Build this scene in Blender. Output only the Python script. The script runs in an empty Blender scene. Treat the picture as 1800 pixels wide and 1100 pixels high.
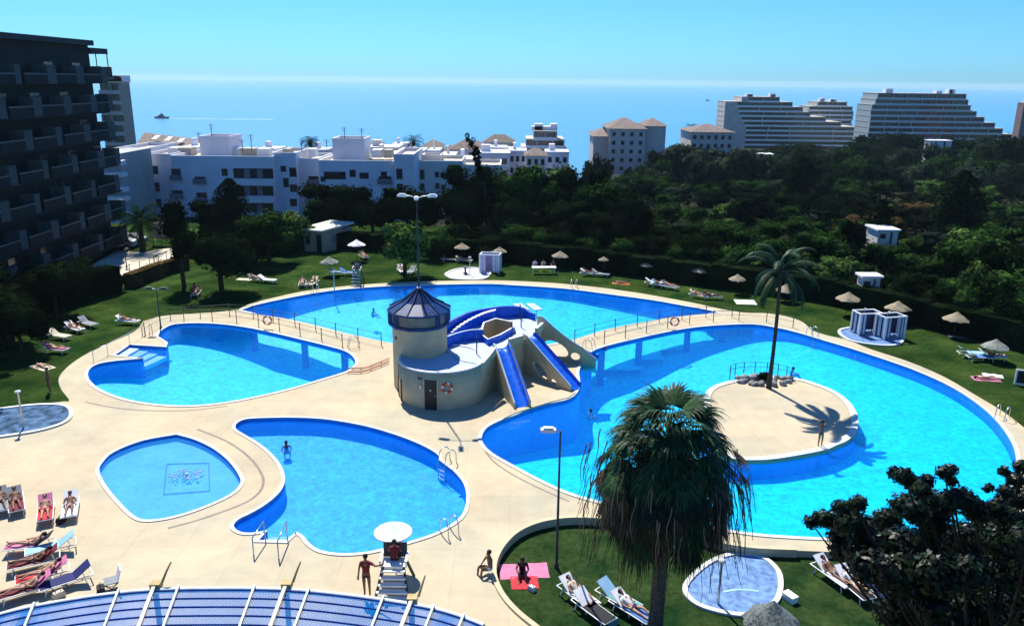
import bpy, bmesh, math, random
from mathutils import Vector, Matrix
from mathutils.geometry import tessellate_polygon
SC = bpy.context.scene
COL = SC.collection
rnd = random.Random(7)
R = math.radians
# ------------------------------------------------------------------ camera
F = 1410.0; PITCH = 16.17; ROLL = 0.62; CAMH = 20.0
cam_d = bpy.data.cameras.new('camera'); cam = bpy.data.objects.new('camera', cam_d); COL.objects.link(cam)
cam_d.sensor_width = 36; cam_d.lens = F/1800*36; cam_d.clip_start = .5; cam_d.clip_end = 60000
cam.location = (0, 0, CAMH)
ROT = Matrix.Rotation(R(90-PITCH), 3, 'X') @ Matrix.Rotation(R(ROLL), 3, 'Z')
cam.rotation_euler = ROT.to_euler()
SC.camera = cam
CP = Vector((0, 0, CAMH))
def ray(u, v): return ROT @ Vector(((u-900)/F, -(v-550)/F, -1))
def P(u, v, z=0.0):
    d = ray(u, v); t = (z-CAMH)/d.z
    return CP + d*t
def W(u, v, Y):
    d = ray(u, v); return CP + d*(Y/d.y)
def proj(p):
    q = ROT.transposed() @ (Vector(p)-CP)
    return 900+F*q.x/-q.z, 550-F*q.y/-q.z
def zat(xy, v):
    lo, hi = -60, 80
    for _ in range(40):
        m = (lo+hi)/2
        if proj((xy[0], xy[1], m))[1] > v: lo = m
        else: hi = m
    return (lo+hi)/2
def mpp(p):                      # metres per photo pixel at a point
    q = ROT.transposed() @ (Vector(p)-CP); return -q.z/F
# ------------------------------------------------------------------ materials
MATS = {}
def mat(name, col, rough=.8, var=.12, scale=2.0, bump=0.0, spec=.3, metal=0.0, col2=None, coords='Object', island=0.0, detail=4):
    if name in MATS: return MATS[name]
    m = bpy.data.materials.new(name); m.use_nodes = True; n = m.node_tree.nodes; l = m.node_tree.links
    b = n['Principled BSDF']; b.inputs['Roughness'].default_value = rough; b.inputs['Metallic'].default_value = metal
    b.inputs['Specular IOR Level'].default_value = spec
    tc = n.new('ShaderNodeTexCoord'); ns = n.new('ShaderNodeTexNoise'); ns.inputs['Scale'].default_value = scale; ns.inputs['Detail'].default_value = detail
    l.new(tc.outputs[coords], ns.inputs['Vector'])
    r = n.new('ShaderNodeValToRGB'); l.new(ns.outputs['Fac'], r.inputs['Fac'])
    c2 = col2 or tuple(min(1, c*(1+var)) for c in col)
    c1 = col if col2 else tuple(c*(1-var) for c in col)
    r.color_ramp.elements[0].position = .35; r.color_ramp.elements[1].position = .65
    r.color_ramp.elements[0].color = (*c1, 1); r.color_ramp.elements[1].color = (*c2, 1)
    out = r.outputs['Color']
    if island:
        g = n.new('ShaderNodeNewGeometry'); mr = n.new('ShaderNodeMapRange'); mr.inputs['To Min'].default_value = 1-island; mr.inputs['To Max'].default_value = 1+island
        l.new(g.outputs['Random Per Island'], mr.inputs['Value'])
        mx = n.new('ShaderNodeVectorMath'); mx.operation = 'SCALE'; l.new(out, mx.inputs[0]); l.new(mr.outputs[0], mx.inputs['Scale']); out = mx.outputs[0]
    l.new(out, b.inputs['Base Color'])
    if bump:
        bp = n.new('ShaderNodeBump'); bp.inputs['Strength'].default_value = bump; bp.inputs['Distance'].default_value = .05
        n2 = n.new('ShaderNodeTexNoise'); n2.inputs['Scale'].default_value = scale*6; l.new(tc.outputs[coords], n2.inputs['Vector'])
        l.new(n2.outputs['Fac'], bp.inputs['Height']); l.new(bp.outputs[0], b.inputs['Normal'])
    MATS[name] = m; return m
# ------------------------------------------------------------------ mesh builder
class MB:
    def __init__(s): s.v = []; s.f = []; s.m = []; s.sm = []
    def add(s, vs, fs, mi=0, smooth=False):
        o = len(s.v); s.v += [tuple(v) for v in vs]
        for f in fs: s.f.append(tuple(i+o for i in f)); s.m.append(mi); s.sm.append(smooth)
    def face(s, pts, mi=0): s.add(pts, [tuple(range(len(pts)))], mi)
    def box(s, c, size, rz=0, mi=0, rx=0):
        M = Matrix.Rotation(rz, 3, 'Z') @ Matrix.Rotation(rx, 3, 'X'); hx, hy, hz = size[0]/2, size[1]/2, size[2]/2
        vs = [Vector(c) + M @ Vector((x*hx, y*hy, z*hz)) for x in (-1, 1) for y in (-1, 1) for z in (-1, 1)]
        s.add(vs, [(0, 1, 3, 2), (4, 6, 7, 5), (0, 4, 5, 1), (2, 3, 7, 6), (0, 2, 6, 4), (1, 5, 7, 3)], mi)
    def b3(s, x0, x1, y0, y1, z0, z1, mi=0): s.box(((x0+x1)/2, (y0+y1)/2, (z0+z1)/2), (abs(x1-x0), abs(y1-y0), abs(z1-z0)), 0, mi)
    def beam(s, p0, p1, w, h, mi=0):
        p0, p1 = Vector(p0), Vector(p1); d = (p1-p0).normalized(); sd = d.cross(Vector((0, 0, 1)))
        sd = sd.normalized() if sd.length > 1e-4 else Vector((1, 0, 0)); up = sd.cross(d)
        vs = [p + sd*(a*w/2) + up*(b*h/2) for p in (p0, p1) for a, b in ((-1, -1), (1, -1), (1, 1), (-1, 1))]
        s.add(vs, [(3, 2, 1, 0), (4, 5, 6, 7), (0, 1, 5, 4), (1, 2, 6, 5), (2, 3, 7, 6), (3, 0, 4, 7)], mi)
    def tube(s, path, r, n=8, mi=0, caps=True, smooth=True):
        path = [Vector(p) for p in path]; rs = r if isinstance(r, (list, tuple)) else [r]*len(path); rings = []
        ref = None
        for i, p in enumerate(path):
            t = (path[min(i+1, len(path)-1)]-path[max(i-1, 0)]).normalized()
            if ref is None: ref = Vector((1, 0, 0)) if abs(t.x) < .9 else Vector((0, 1, 0))
            a = (ref - t*ref.dot(t)).normalized(); b = t.cross(a); ref = a
            rings.append([p + (a*math.cos(k*2*math.pi/n) + b*math.sin(k*2*math.pi/n))*rs[i] for k in range(n)])
        vs = [q for g in rings for q in g]
        fs = [(i*n+k, i*n+(k+1) % n, (i+1)*n+(k+1) % n, (i+1)*n+k) for i in range(len(path)-1) for k in range(n)]
        s.add(vs, fs, mi, smooth)
        if caps: s.add(rings[0], [tuple(range(n))[::-1]], mi); s.add(rings[-1], [tuple(range(n))], mi)
    def cyl(s, p0, p1, r0, r1=None, n=10, mi=0): s.tube([p0, p1], [r0, r0 if r1 is None else r1], n, mi)
    def lathe(s, prof, c=(0, 0, 0), n=16, mi=0, smooth=True, a0=0, a1=2*math.pi, cap=False):
        c = Vector(c); full = abs(a1-a0-2*math.pi) < 1e-6; m = n if full else n+1
        vs = [c + Vector((r*math.cos(a0+(a1-a0)*k/n), r*math.sin(a0+(a1-a0)*k/n), z)) for r, z in prof for k in range(m)]
        fs = []
        for i in range(len(prof)-1):
            for k in range(n):
                k2 = (k+1) % m
                fs.append((i*m+k, i*m+k2, (i+1)*m+k2, (i+1)*m+k))
        s.add(vs, fs, mi, smooth)
    def ell(s, c, r, n=10, m=6, mi=0, jit=0, rg=None):
        c = Vector(c); r = Vector(r) if not isinstance(r, (int, float)) else Vector((r, r, r)); vs = []; fs = []
        for i in range(m+1):
            for k in range(n):
                th = math.pi*i/m; ph = 2*math.pi*k/n; j = 1+(rg.uniform(-jit, jit) if rg else 0)
                vs.append(c + Vector((r.x*math.sin(th)*math.cos(ph)*j, r.y*math.sin(th)*math.sin(ph)*j, r.z*math.cos(th)*j)))
        for i in range(m):
            for k in range(n): fs.append((i*n+k, (i+1)*n+k, (i+1)*n+(k+1) % n, i*n+(k+1) % n))
        s.add(vs, fs, mi, True)
    def sheet(s, loops, z=None, mi=0, zf=None, flip=False):       # loops of points, first is the outline, others are holes
        ls = [[Vector((p[0], p[1], 0)) for p in L] for L in loops]
        tr = tessellate_polygon(ls); fl = [p for L in loops for p in L]
        vs = [(p[0], p[1], (zf(p) if zf else (z if z is not None else p[2]))) for p in fl]; fs = []
        for t in tr:
            a, b, c = [Vector(vs[i]) for i in t]; n = (b-a).cross(c-a).z
            fs.append(tuple(t) if (n > 0) != flip else tuple(t)[::-1])
        s.add(vs, fs, mi)
    def walls(s, L, z0, z1, mi=0, closed=True, skip=None):
        n = len(L); g = lambda z, p: z(p) if callable(z) else z
        for i in range(n if closed else n-1):
            if skip and skip(L[i], L[(i+1) % n]): continue
            a, b = L[i], L[(i+1) % n]
            s.face([(a[0], a[1], g(z0, a)), (b[0], b[1], g(z0, b)), (b[0], b[1], g(z1, b)), (a[0], a[1], g(z1, a))], mi)
    def prism(s, L, z0, z1, mi=0, mtop=None):
        s.sheet([L], z=None if callable(z1) else z1, zf=z1 if callable(z1) else None, mi=mi if mtop is None else mtop)
        s.sheet([L], z=None if callable(z0) else z0, zf=z0 if callable(z0) else None, mi=mi, flip=True)
        s.walls(L, z0, z1, mi)
    def plate(s, o, d, out, holes, th, mi=0):                # upright plate: outline/holes in (s, z), along direction d from o, thickness th
        o = Vector(o); d = Vector((d[0], d[1], 0)).normalized(); nrm = Vector((-d.y, d.x, 0))
        loops = [out]+holes; tr = tessellate_polygon([[Vector((p[0], p[1], 0)) for p in L] for L in loops]); fl = [p for L in loops for p in L]
        for sg in (0, 1):
            vs = [o + d*p[0] + Vector((0, 0, p[1])) + nrm*(th*sg) for p in fl]; s.add(vs, [tuple(t) for t in tr], mi)
        for L in loops:
            for i in range(len(L)):
                a, b = L[i], L[(i+1) % len(L)]
                pa = o + d*a[0] + Vector((0, 0, a[1])); pb = o + d*b[0] + Vector((0, 0, b[1]))
                s.face([pa, pb, pb+nrm*th, pa+nrm*th], mi)
    def build(s, name, ms, parent=None, world=False, fixn=False):
        me = bpy.data.meshes.new(name); off = Vector((0, 0, 0))
        if world and parent is not None:
            q = parent
            while q is not None: off += q.location; q = q.parent
        me.from_pydata([tuple(Vector(v)-off) for v in s.v] if off.length else s.v, [], s.f)
        if not isinstance(ms, (list, tuple)): ms = [ms]
        for m in ms: me.materials.append(m)
        me.polygons.foreach_set('material_index', s.m); me.polygons.foreach_set('use_smooth', s.sm); me.update()
        if fixn:
            bm = bmesh.new(); bm.from_mesh(me); bmesh.ops.recalc_face_normals(bm, faces=bm.faces); bm.to_mesh(me); bm.free()
        o = bpy.data.objects.new(name, me); COL.objects.link(o)
        if parent is not None: o.parent = parent
        return o
def tag(o, label=None, cat=None, group=None, kind=None):
    if label: o['label'] = label
    if cat: o['category'] = cat
    if group: o['group'] = group
    if kind: o['kind'] = kind
    return o
def thing(name, label, cat, loc=(0, 0, 0), rz=0, group=None):
    o = bpy.data.objects.new(name, None); COL.objects.link(o); o.location = loc; o.rotation_euler = (0, 0, rz); o.empty_display_size = .2
    return tag(o, label, cat, group)
def struct(mb, name, ms): return tag(mb.build(name, ms), kind='structure')
KIDS = {}
def copy_tree(o, parent=None):
    c = o.copy(); COL.objects.link(c)
    if parent is not None: c.parent = parent
    for ch in list(o.children): copy_tree(ch, c)
    return c
FIRST = {}
def place(proto, key, loc, rz=0, sc=1.0, label=None, group=None, cat=None):
    if key not in FIRST: FIRST[key] = True; o = proto
    else: o = copy_tree(proto)
    o.location = loc; o.rotation_euler = (0, 0, rz); o.scale = (sc, sc, sc) if isinstance(sc, (int, float)) else sc
    tag(o, label, cat, group); return o
def recolor(o, m):                                           # give one copy its own colour without unsharing its mesh
    if o.data and o.material_slots:
        o.material_slots[0].link = 'OBJECT'; o.material_slots[0].material = m
def kid(o, stem):
    for c in o.children:
        if c.name.split('.')[0] == stem: return c
def crv(pts, closed=True, n=5):                              # Catmull-Rom; third item 1 marks a sharp corner
    out = []; N = len(pts); rng = range(N if closed else N-1)
    def g(i): return Vector(pts[i % N][:2]) if closed else Vector(pts[max(0, min(N-1, i))][:2])
    cn = lambda i: len(pts[i % N]) > 2
    for i in rng:
        p0, p1, p2, p3 = g(i-1), g(i), g(i+1), g(i+2)
        if cn(i): p0 = p1
        if cn(i+1): p3 = p2
        if cn(i) and cn(i+1): out.append(p1); continue
        for k in range(n):
            t = k/n; out.append(.5*((2*p1)+(-p0+p2)*t+(2*p0-5*p1+4*p2-p3)*t*t+(-p0+3*p1-3*p2+p3)*t**3))
    if not closed: out.append(g(N-1))
    return out
def gp(pts, z=0, closed=True, n=5): return [P(q.x, q.y, z) for q in crv(pts, closed, n)]
def resample(L, step, closed=False):
    L = [Vector((p[0], p[1], p[2] if len(p) > 2 else 0)) for p in L]
    if closed: L = L+[L[0]]
    out = [L[0]]; acc = 0
    for a, b in zip(L, L[1:]):
        d = (b-a).length; 
        while acc+d >= step:
            t = (step-acc)/d; a = a+(b-a)*t; out.append(a.copy()); d = (b-a).length; acc = 0
        acc += d
    return out
def offset(L, d, closed=True):                               # positive = outwards for a counter-clockwise loop
    n = len(L); out = []
    ar = sum(L[i][0]*L[(i+1) % n][1]-L[(i+1) % n][0]*L[i][1] for i in range(n)) if closed else 1
    sg = 1 if ar > 0 else -1
    for i in range(n):
        a = Vector(L[(i-1) % n][:2]) if closed or i > 0 else Vector(L[i][:2]); c = Vector(L[(i+1) % n][:2]) if closed or i < n-1 else Vector(L[i][:2]); p = Vector(L[i][:2])
        t1 = (p-a); t2 = (c-p); t1 = t1.normalized() if t1.length > 1e-6 else t2.normalized(); t2 = t2.normalized() if t2.length > 1e-6 else t1
        t = t1+t2; t = t.normalized() if t.length > .2 else t1
        k = 1/max(.75, t.dot(t1)); q = p+Vector((t.y, -t.x))*d*sg*k; out.append(Vector((q.x, q.y, L[i][2] if len(L[i]) > 2 else 0)))
    return out
def inpoly(x, y, L):
    c = False; n = len(L); j = n-1
    for i in range(n):
        if (L[i][1] > y) != (L[j][1] > y) and x < (L[j][0]-L[i][0])*(y-L[i][1])/(L[j][1]-L[i][1])+L[i][0]: c = not c
        j = i
    return c
# ------------------------------------------------------------------ light
SUN_AZ = -20.0; SUN_EL = 53.0
sd = bpy.data.lights.new('sun', 'SUN'); sd.energy = 5.0; sd.angle = R(.5); sd.color = (1, .95, .86)
so = bpy.data.objects.new('sun', sd); COL.objects.link(so)
sdir = Vector((math.sin(R(SUN_AZ))*math.cos(R(SUN_EL)), math.cos(R(SUN_AZ))*math.cos(R(SUN_EL)), math.sin(R(SUN_EL))))
so.rotation_euler = sdir.to_track_quat('Z', 'Y').to_euler(); so.location = (0, 0, 60)
w = bpy.data.worlds.new('World'); SC.world = w; w.use_nodes = True; wn = w.node_tree.nodes; wl = w.node_tree.links
sky = wn.new('ShaderNodeTexSky'); sky.sky_type = 'NISHITA'; sky.sun_disc = False; sky.sun_elevation = R(SUN_EL); sky.sun_rotation = R(SUN_AZ)
sky.air_density = 1.0; sky.dust_density = .3; sky.ozone_density = 2.5; sky.altitude = 50
tint = wn.new('ShaderNodeMix'); tint.data_type = 'RGBA'; tint.blend_type = 'MULTIPLY'; tint.inputs[0].default_value = 1; tint.inputs[7].default_value = (.38, .93, 1.66, 1)
wl.new(sky.outputs[0], tint.inputs[6]); wl.new(tint.outputs[2], wn['Background'].inputs[0]); wn['Background'].inputs[1].default_value = .06
SC.view_settings.view_transform = 'Standard'; SC.view_settings.look = 'None'; SC.view_settings.exposure = .75; SC.view_settings.gamma = 1
SC.cycles.max_bounces = 5; SC.cycles.diffuse_bounces = 2; SC.cycles.transparent_max_bounces = 8; SC.cycles.glossy_bounces = 2
# ------------------------------------------------------------------ materials of the ground
M_deck = mat('deck_paving', (.50, .405, .265), .85, scale=.22, col2=(.42, .38, .27), bump=.15, spec=.15)
M_cope = mat('white_coping', (.56, .57, .53), .6, .05, scale=1.5)
M_grass = mat('lawn_grass', (.009, .028, .007), .9, scale=.35, col2=(.032, .054, .012), bump=.6, spec=0, detail=8)
M_gr2 = mat('near_lawn_grass', (.009, .028, .009), .9, scale=.7, col2=(.030, .050, .015), bump=.6, spec=0, detail=8)
M_earth = mat('earth', (.010, .014, .006), .95, scale=.12, col2=(.022, .024, .012), bump=.3, spec=.05, detail=8)
M_court = mat('court_surface', (.50, .46, .36), .9, .1, scale=.5, spec=.1)
M_tile = mat('pool_tile', (.004, .60, .80), .5, scale=.9, col2=(.006, .72, .90), spec=.2, detail=6)
M_tile2 = mat('pool_tile_mid', (.010, .33, .66), .5, scale=1.3, col2=(.02, .44, .80), spec=.2, detail=6)
M_tile3 = mat('pool_tile_kids', (.06, .32, .72), .5, scale=.9, col2=(.09, .38, .78), spec=.2)
M_wallt = mat('pool_wall_tile', (.004, .18, .68), .5, .12, scale=2, spec=.2)
def water_mat(name, dif, fac, bump=.12, scale=2.2):
    m = bpy.data.materials.new(name); m.use_nodes = True; n = m.node_tree.nodes; l = m.node_tree.links
    for q in list(n): n.remove(q)
    out = n.new('ShaderNodeOutputMaterial'); tr = n.new('ShaderNodeBsdfTransparent'); tr.inputs[0].default_value = (.86, .97, 1, 1)
    df = n.new('ShaderNodeBsdfDiffuse'); df.inputs[0].default_value = (*dif, 1); gl = n.new('ShaderNodeBsdfGlossy'); gl.inputs['Roughness'].default_value = .06; gl.inputs[0].default_value = (.6, 1, 1, 1)
    m1 = n.new('ShaderNodeMixShader'); m1.inputs[0].default_value = fac; l.new(tr.outputs[0], m1.inputs[1]); l.new(df.outputs[0], m1.inputs[2])
    fr = n.new('ShaderNodeFresnel'); fr.inputs['IOR'].default_value = 1.33
    tc = n.new('ShaderNodeTexCoord'); ns = n.new('ShaderNodeTexNoise'); ns.inputs['Scale'].default_value = scale; ns.inputs['Detail'].default_value = 5; l.new(tc.outputs['Object'], ns.inputs['Vector'])
    bp = n.new('ShaderNodeBump'); bp.inputs['Strength'].default_value = bump; bp.inputs['Distance'].default_value = .1; l.new(ns.outputs['Fac'], bp.inputs['Height'])
    l.new(bp.outputs[0], gl.inputs['Normal']); l.new(bp.outputs[0], fr.inputs['Normal'])
    m2 = n.new('ShaderNodeMixShader'); l.new(fr.outputs[0], m2.inputs[0]); l.new(m1.outputs[0], m2.inputs[1]); l.new(gl.outputs[0], m2.inputs[2]); l.new(m2.outputs[0], out.inputs[0])
    MATS[name] = m; return m
M_water = water_mat('pool_water', (.0, .20, .95), .24)
M_waterk = water_mat('kids_water', (.04, .36, .85), .25)
# caustic-like ripples on the pool tile: voronoi edges lighten the tile
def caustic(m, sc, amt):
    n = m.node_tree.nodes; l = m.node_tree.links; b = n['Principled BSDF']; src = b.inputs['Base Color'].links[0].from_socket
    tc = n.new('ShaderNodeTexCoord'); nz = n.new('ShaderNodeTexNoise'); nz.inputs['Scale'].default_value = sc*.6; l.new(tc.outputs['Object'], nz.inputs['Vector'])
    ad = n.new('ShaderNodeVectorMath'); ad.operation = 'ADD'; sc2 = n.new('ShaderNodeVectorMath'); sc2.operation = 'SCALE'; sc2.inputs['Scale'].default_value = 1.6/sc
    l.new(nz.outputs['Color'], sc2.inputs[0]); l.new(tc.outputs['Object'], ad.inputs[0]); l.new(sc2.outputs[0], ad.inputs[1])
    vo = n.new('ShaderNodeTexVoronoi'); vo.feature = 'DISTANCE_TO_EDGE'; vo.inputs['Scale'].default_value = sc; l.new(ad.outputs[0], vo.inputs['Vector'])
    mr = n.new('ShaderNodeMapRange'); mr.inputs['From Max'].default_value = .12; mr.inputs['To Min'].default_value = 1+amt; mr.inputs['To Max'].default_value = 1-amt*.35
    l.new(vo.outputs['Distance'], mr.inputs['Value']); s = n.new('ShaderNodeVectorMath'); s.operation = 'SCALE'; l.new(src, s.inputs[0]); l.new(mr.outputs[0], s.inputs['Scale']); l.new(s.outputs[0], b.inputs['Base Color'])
def speck(m, sc, lo, hi):
    n = m.node_tree.nodes; l = m.node_tree.links; b = n['Principled BSDF']; src = b.inputs['Base Color'].links[0].from_socket
    tc = n.new('ShaderNodeTexCoord'); nz = n.new('ShaderNodeTexNoise'); nz.inputs['Scale'].default_value = sc; nz.inputs['Detail'].default_value = 3; nz.inputs['Roughness'].default_value = .7; l.new(tc.outputs['Object'], nz.inputs['Vector'])
    mr = n.new('ShaderNodeMapRange'); mr.inputs['From Min'].default_value = .35; mr.inputs['From Max'].default_value = .62; mr.inputs['To Min'].default_value = lo; mr.inputs['To Max'].default_value = hi
    l.new(nz.outputs['Fac'], mr.inputs['Value']); s = n.new('ShaderNodeVectorMath'); s.operation = 'SCALE'; l.new(src, s.inputs[0]); l.new(mr.outputs[0], s.inputs['Scale']); l.new(s.outputs[0], b.inputs['Base Color'])
speck(M_tile, 2.6, .72, 1.08); speck(M_tile2, 3.2, .78, 1.12); speck(M_tile3, 3.0, .88, 1.06); speck(M_deck, .9, .93, 1.03); speck(M_deck, .12, .90, 1.06); speck(M_grass, 2.5, .75, 1.25); speck(M_gr2, 4.0, .75, 1.25); speck(M_grass, .16, .75, 1.3)
def joints_(m, w_, k):
    n = m.node_tree.nodes; l = m.node_tree.links; b = n['Principled BSDF']; src = b.inputs['Base Color'].links[0].from_socket
    tc = n.new('ShaderNodeTexCoord'); br_ = n.new('ShaderNodeTexBrick'); br_.inputs['Scale'].default_value = 1; br_.inputs['Brick Width'].default_value = w_; br_.inputs['Row Height'].default_value = w_; br_.offset = 0; br_.inputs['Mortar Size'].default_value = .018
    br_.inputs['Color1'].default_value = (1, 1, 1, 1); br_.inputs['Color2'].default_value = (.965, .965, .965, 1); br_.inputs['Mortar'].default_value = (k, k, k, 1); l.new(tc.outputs['Object'], br_.inputs['Vector'])
    x = n.new('ShaderNodeVectorMath'); x.operation = 'MULTIPLY'; l.new(src, x.inputs[0]); l.new(br_.outputs['Color'], x.inputs[1]); l.new(x.outputs[0], b.inputs['Base Color'])
joints_(M_deck, 2.4, .86)
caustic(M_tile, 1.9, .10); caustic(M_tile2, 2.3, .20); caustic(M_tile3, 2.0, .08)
# ------------------------------------------------------------------ outlines (photo pixels laid on the ground plane)
A_px = [(-420, 770), (-100, 750), (0, 728), (60, 713), (112, 706, 1), (122, 704), (108, 685), (103, 668), (112, 652), (135, 633), (168, 614), (205, 598), (238, 582), (252, 565, 1), (285, 556), (330, 552), (380, 549), (418, 545, 1),
        (440, 534), (480, 524), (530, 513), (590, 505), (660, 499), (720, 496), (780, 494), (850, 493), (900, 494), (960, 497), (1020, 502), (1080, 509), (1150, 520), (1220, 533), (1270, 544), (1310, 550), (1345, 551), (1380, 556), (1410, 566), (1428, 581),
        (1455, 590), (1490, 598), (1530, 614), (1600, 637), (1660, 663), (1710, 692), (1760, 722), (1800, 752), (1850, 797), (1872, 850)]
B_px = [(1872, 850), (1850, 905), (1780, 940), (1700, 958), (1600, 968), (1500, 971), (1450, 970), (1400, 968), (1330, 965), (1280, 958), (1200, 940), (1120, 922), (1060, 913), (1010, 911), (975, 914), (940, 922), (910, 936), (888, 956), (873, 980), (868, 1003), (872, 1025), (885, 1050), (910, 1078), (950, 1110), (1010, 1155), (1150, 1240)]
DZ = .03
A = gp(A_px, 0, False, 4); B = gp(B_px, 0, False, 4)
yR = A[-1].y
deck_out = A[:-1]+B+[Vector((5, 3, 0)), Vector((-78, 3, 0)), Vector((-78, A[0].y, 0))]
site = [(-78, -6), (112, -6), (112, 44), (78, 76), (42, 99), (12, 112), (-30, 114), (-62, 112), (-78, 100)]
lawn = [Vector((-78, A[0].y, 0))]+A+[Vector((112, yR, 0))]+[Vector((x, y, 0)) for x, y in site[2:]]
nlawn = B+[Vector((5, -6, 0)), Vector((112, -6, 0)), Vector((112, yR, 0))]
pools_px = {
 'left': [(155, 662), (158, 650), (172, 641), (198, 636), (228, 633), (252, 631, 1), (202, 625, 1), (229, 607, 1), (293, 611, 1), (295, 603, 1), (278, 592, 1), (284, 582), (303, 572), (335, 569), (380, 570), (430, 576), (480, 586), (530, 598), (575, 609), (606, 618), (621, 629), (624, 640), (612, 652), (590, 660), (560, 669), (510, 684), (450, 698), (390, 709), (330, 714), (270, 711), (220, 702), (182, 688), (163, 675)],
 'back': [(424, 546, 1), (450, 537), (500, 526), (560, 515), (620, 508), (700, 503), (780, 501), (860, 500), (900, 502), (950, 505), (1000, 509), (1070, 518), (1150, 529), (1200, 538), (1240, 545), (1264, 551, 1), (1220, 554), (1175, 559), (1140, 565), (1100, 572), (1060, 581), (1025, 592), (985, 603), (930, 610), (860, 614), (790, 613), (730, 609), (682, 602), (640, 593), (600, 584), (550, 571), (500, 560), (460, 554)],
 'right': [(1365, 577), (1400, 585), (1450, 600), (1500, 615), (1575, 640), (1610, 653), (1660, 675), (1700, 698), (1740, 729), (1770, 765), (1785, 800), (1782, 840), (1760, 880), (1720, 912), (1660, 934), (1580, 944), (1500, 947), (1440, 946), (1380, 943), (1320, 938), (1250, 927), (1160, 908), (1080, 889), (1010, 870), (958, 848), (905, 820), (868, 799), (851, 783), (847, 769), (856, 753), (880, 740), (905, 731), (940, 716), (972, 709), (998, 703), (1014, 692), (1020, 676), (1018, 655), (1024, 640), (1037, 622), (1060, 611), (1112, 598), (1175, 584), (1225, 576), (1275, 572), (1325, 571)],
 'middle': [(415, 755), (417, 745), (432, 738), (460, 736), (510, 735), (560, 737), (600, 742), (650, 752), (700, 767), (740, 783), (768, 799), (771, 809, 1), (785, 820, 1), (800, 832), (815, 852), (820, 875), (815, 900), (800, 918), (765, 938), (720, 953), (680, 964), (640, 972), (600, 974), (565, 969), (545, 957), (533, 943), (521, 936, 1), (502, 952, 1), (455, 951, 1), (470, 934, 1), (440, 938), (420, 935), (411, 925), (420, 914), (438, 905), (458, 894), (480, 878), (495, 862), (501, 845), (497, 825), (483, 804), (458, 782), (430, 765)],
 'kids': [(310, 765, 1), (342, 774), (375, 790), (402, 812), (420, 837), (422, 852), (403, 871), (352, 894), (304, 909), (262, 915), (238, 909), (212, 885), (188, 856), (175, 830), (180, 815), (200, 796), (250, 776)],
}
pool = {k: gp(v, 0, True, 4) for k, v in pools_px.items()}
isl_px = [(1237, 712), (1240, 692), (1255, 679), (1290, 669), (1345, 662), (1400, 666), (1437, 676), (1472, 691), (1496, 711), (1508, 735), (1505, 760), (1490, 775), (1470, 784), (1450, 792), (1400, 802), (1350, 809), (1300, 809), (1265, 800), (1245, 780), (1237, 750)]
isle = gp(isl_px, 0, True, 4)
zfl = {'left': lambda p: -.55-max(0, min(1, (p[0]+34)/15))*2.1, 'back': lambda p: -.75-max(0, (80-p[1]))*.105,
       'right': lambda p: -.75-max(0, min(1, (24-p[0])/14))*2.5*max(0, min(1, (p[1]-38)/10)), 'middle': lambda p: -.85, 'kids': lambda p: -.28}
def bridge(a, b):                                            # pool edges that are the open side of a foot bridge
    u, v = proj(((a[0]+b[0])/2, (a[1]+b[1])/2, 0))
    return (v < 630 and 300 < u < 622 and v > 566) or (v > 552 and (440 < u < 700 or 985 < u < 1250) and v < 606) or (1040 < u < 1330 and 570 < v < 622)
wt = {'left': 'left leaf pool', 'back': 'back pool'}
for k, L in pool.items():
    isbig = k in ('left', 'back', 'right')
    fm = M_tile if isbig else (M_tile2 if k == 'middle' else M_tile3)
    mb = MB()
    if k in ('left', 'right', 'back'):
        # floor as a grid-free fan: interior rows make the slope smooth
        xs = [p[0] for p in L]; ys = [p[1] for p in L]
        g = bmesh.new(); x = min(xs)-1
        step = 2.0; nx = int((max(xs)-min(xs)+2)/step)+1; ny = int((max(ys)-min(ys)+2)/step)+1; V = {}
        for i in range(nx+1):
            for j in range(ny+1):
                px, py = min(xs)-1+i*step, min(ys)-1+j*step; V[i, j] = len(mb.v); mb.v.append((px, py, zfl[k]((px, py))))
        for i in range(nx):
            for j in range(ny):
                cx, cy = min(xs)-1+(i+.5)*step, min(ys)-1+(j+.5)*step
                Lo = offset(L, 2.4)
                if inpoly(cx, cy, Lo): mb.f.append((V[i, j], V[i+1, j], V[i+1, j+1], V[i, j+1])); mb.m.append(0); mb.sm.append(True)
        g.free()
    else: mb.sheet([L], zf=zfl[k])
    br = bridge if isbig else None
    mb.walls(L, zfl[k], -.3, 1, skip=br); mb.walls(L, -.3, DZ, 1)
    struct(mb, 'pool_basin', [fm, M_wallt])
    wb = MB(); wb.sheet([L, isle] if k == 'right' else [L], z=-.13 if k != 'kids' else -.08)
    struct(wb, 'pool_water', M_waterk if k == 'kids' else M_water)
    # raised coping ring
    cw = .22 if isbig else .18
    Lo = offset(L, cw); cb = MB(); n = len(L)
    for i in range(n):
        j = (i+1) % n; a, b, c, d = L[i], L[j], Lo[j], Lo[i]
        if br and br(a, b) and k == 'back': continue
        zt = DZ+.045
        cb.face([(a[0], a[1], zt), (b[0], b[1], zt), (c[0], c[1], zt), (d[0], d[1], zt)]); cb.face([(a[0], a[1], DZ-.06), (b[0], b[1], DZ-.06), (b[0], b[1], zt), (a[0], a[1], zt)]); cb.face([(d[0], d[1], DZ), (c[0], c[1], DZ), (c[0], c[1], zt), (d[0], d[1], zt)])
    struct(cb, 'pool_coping', M_cope)
ub = MB(); ub.face([(-30, 42, -3.5), (32, 42, -3.5), (32, 84, -3.5), (-30, 84, -3.5)]); struct(ub, 'pool_floor_under_bridge', M_tile)
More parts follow.
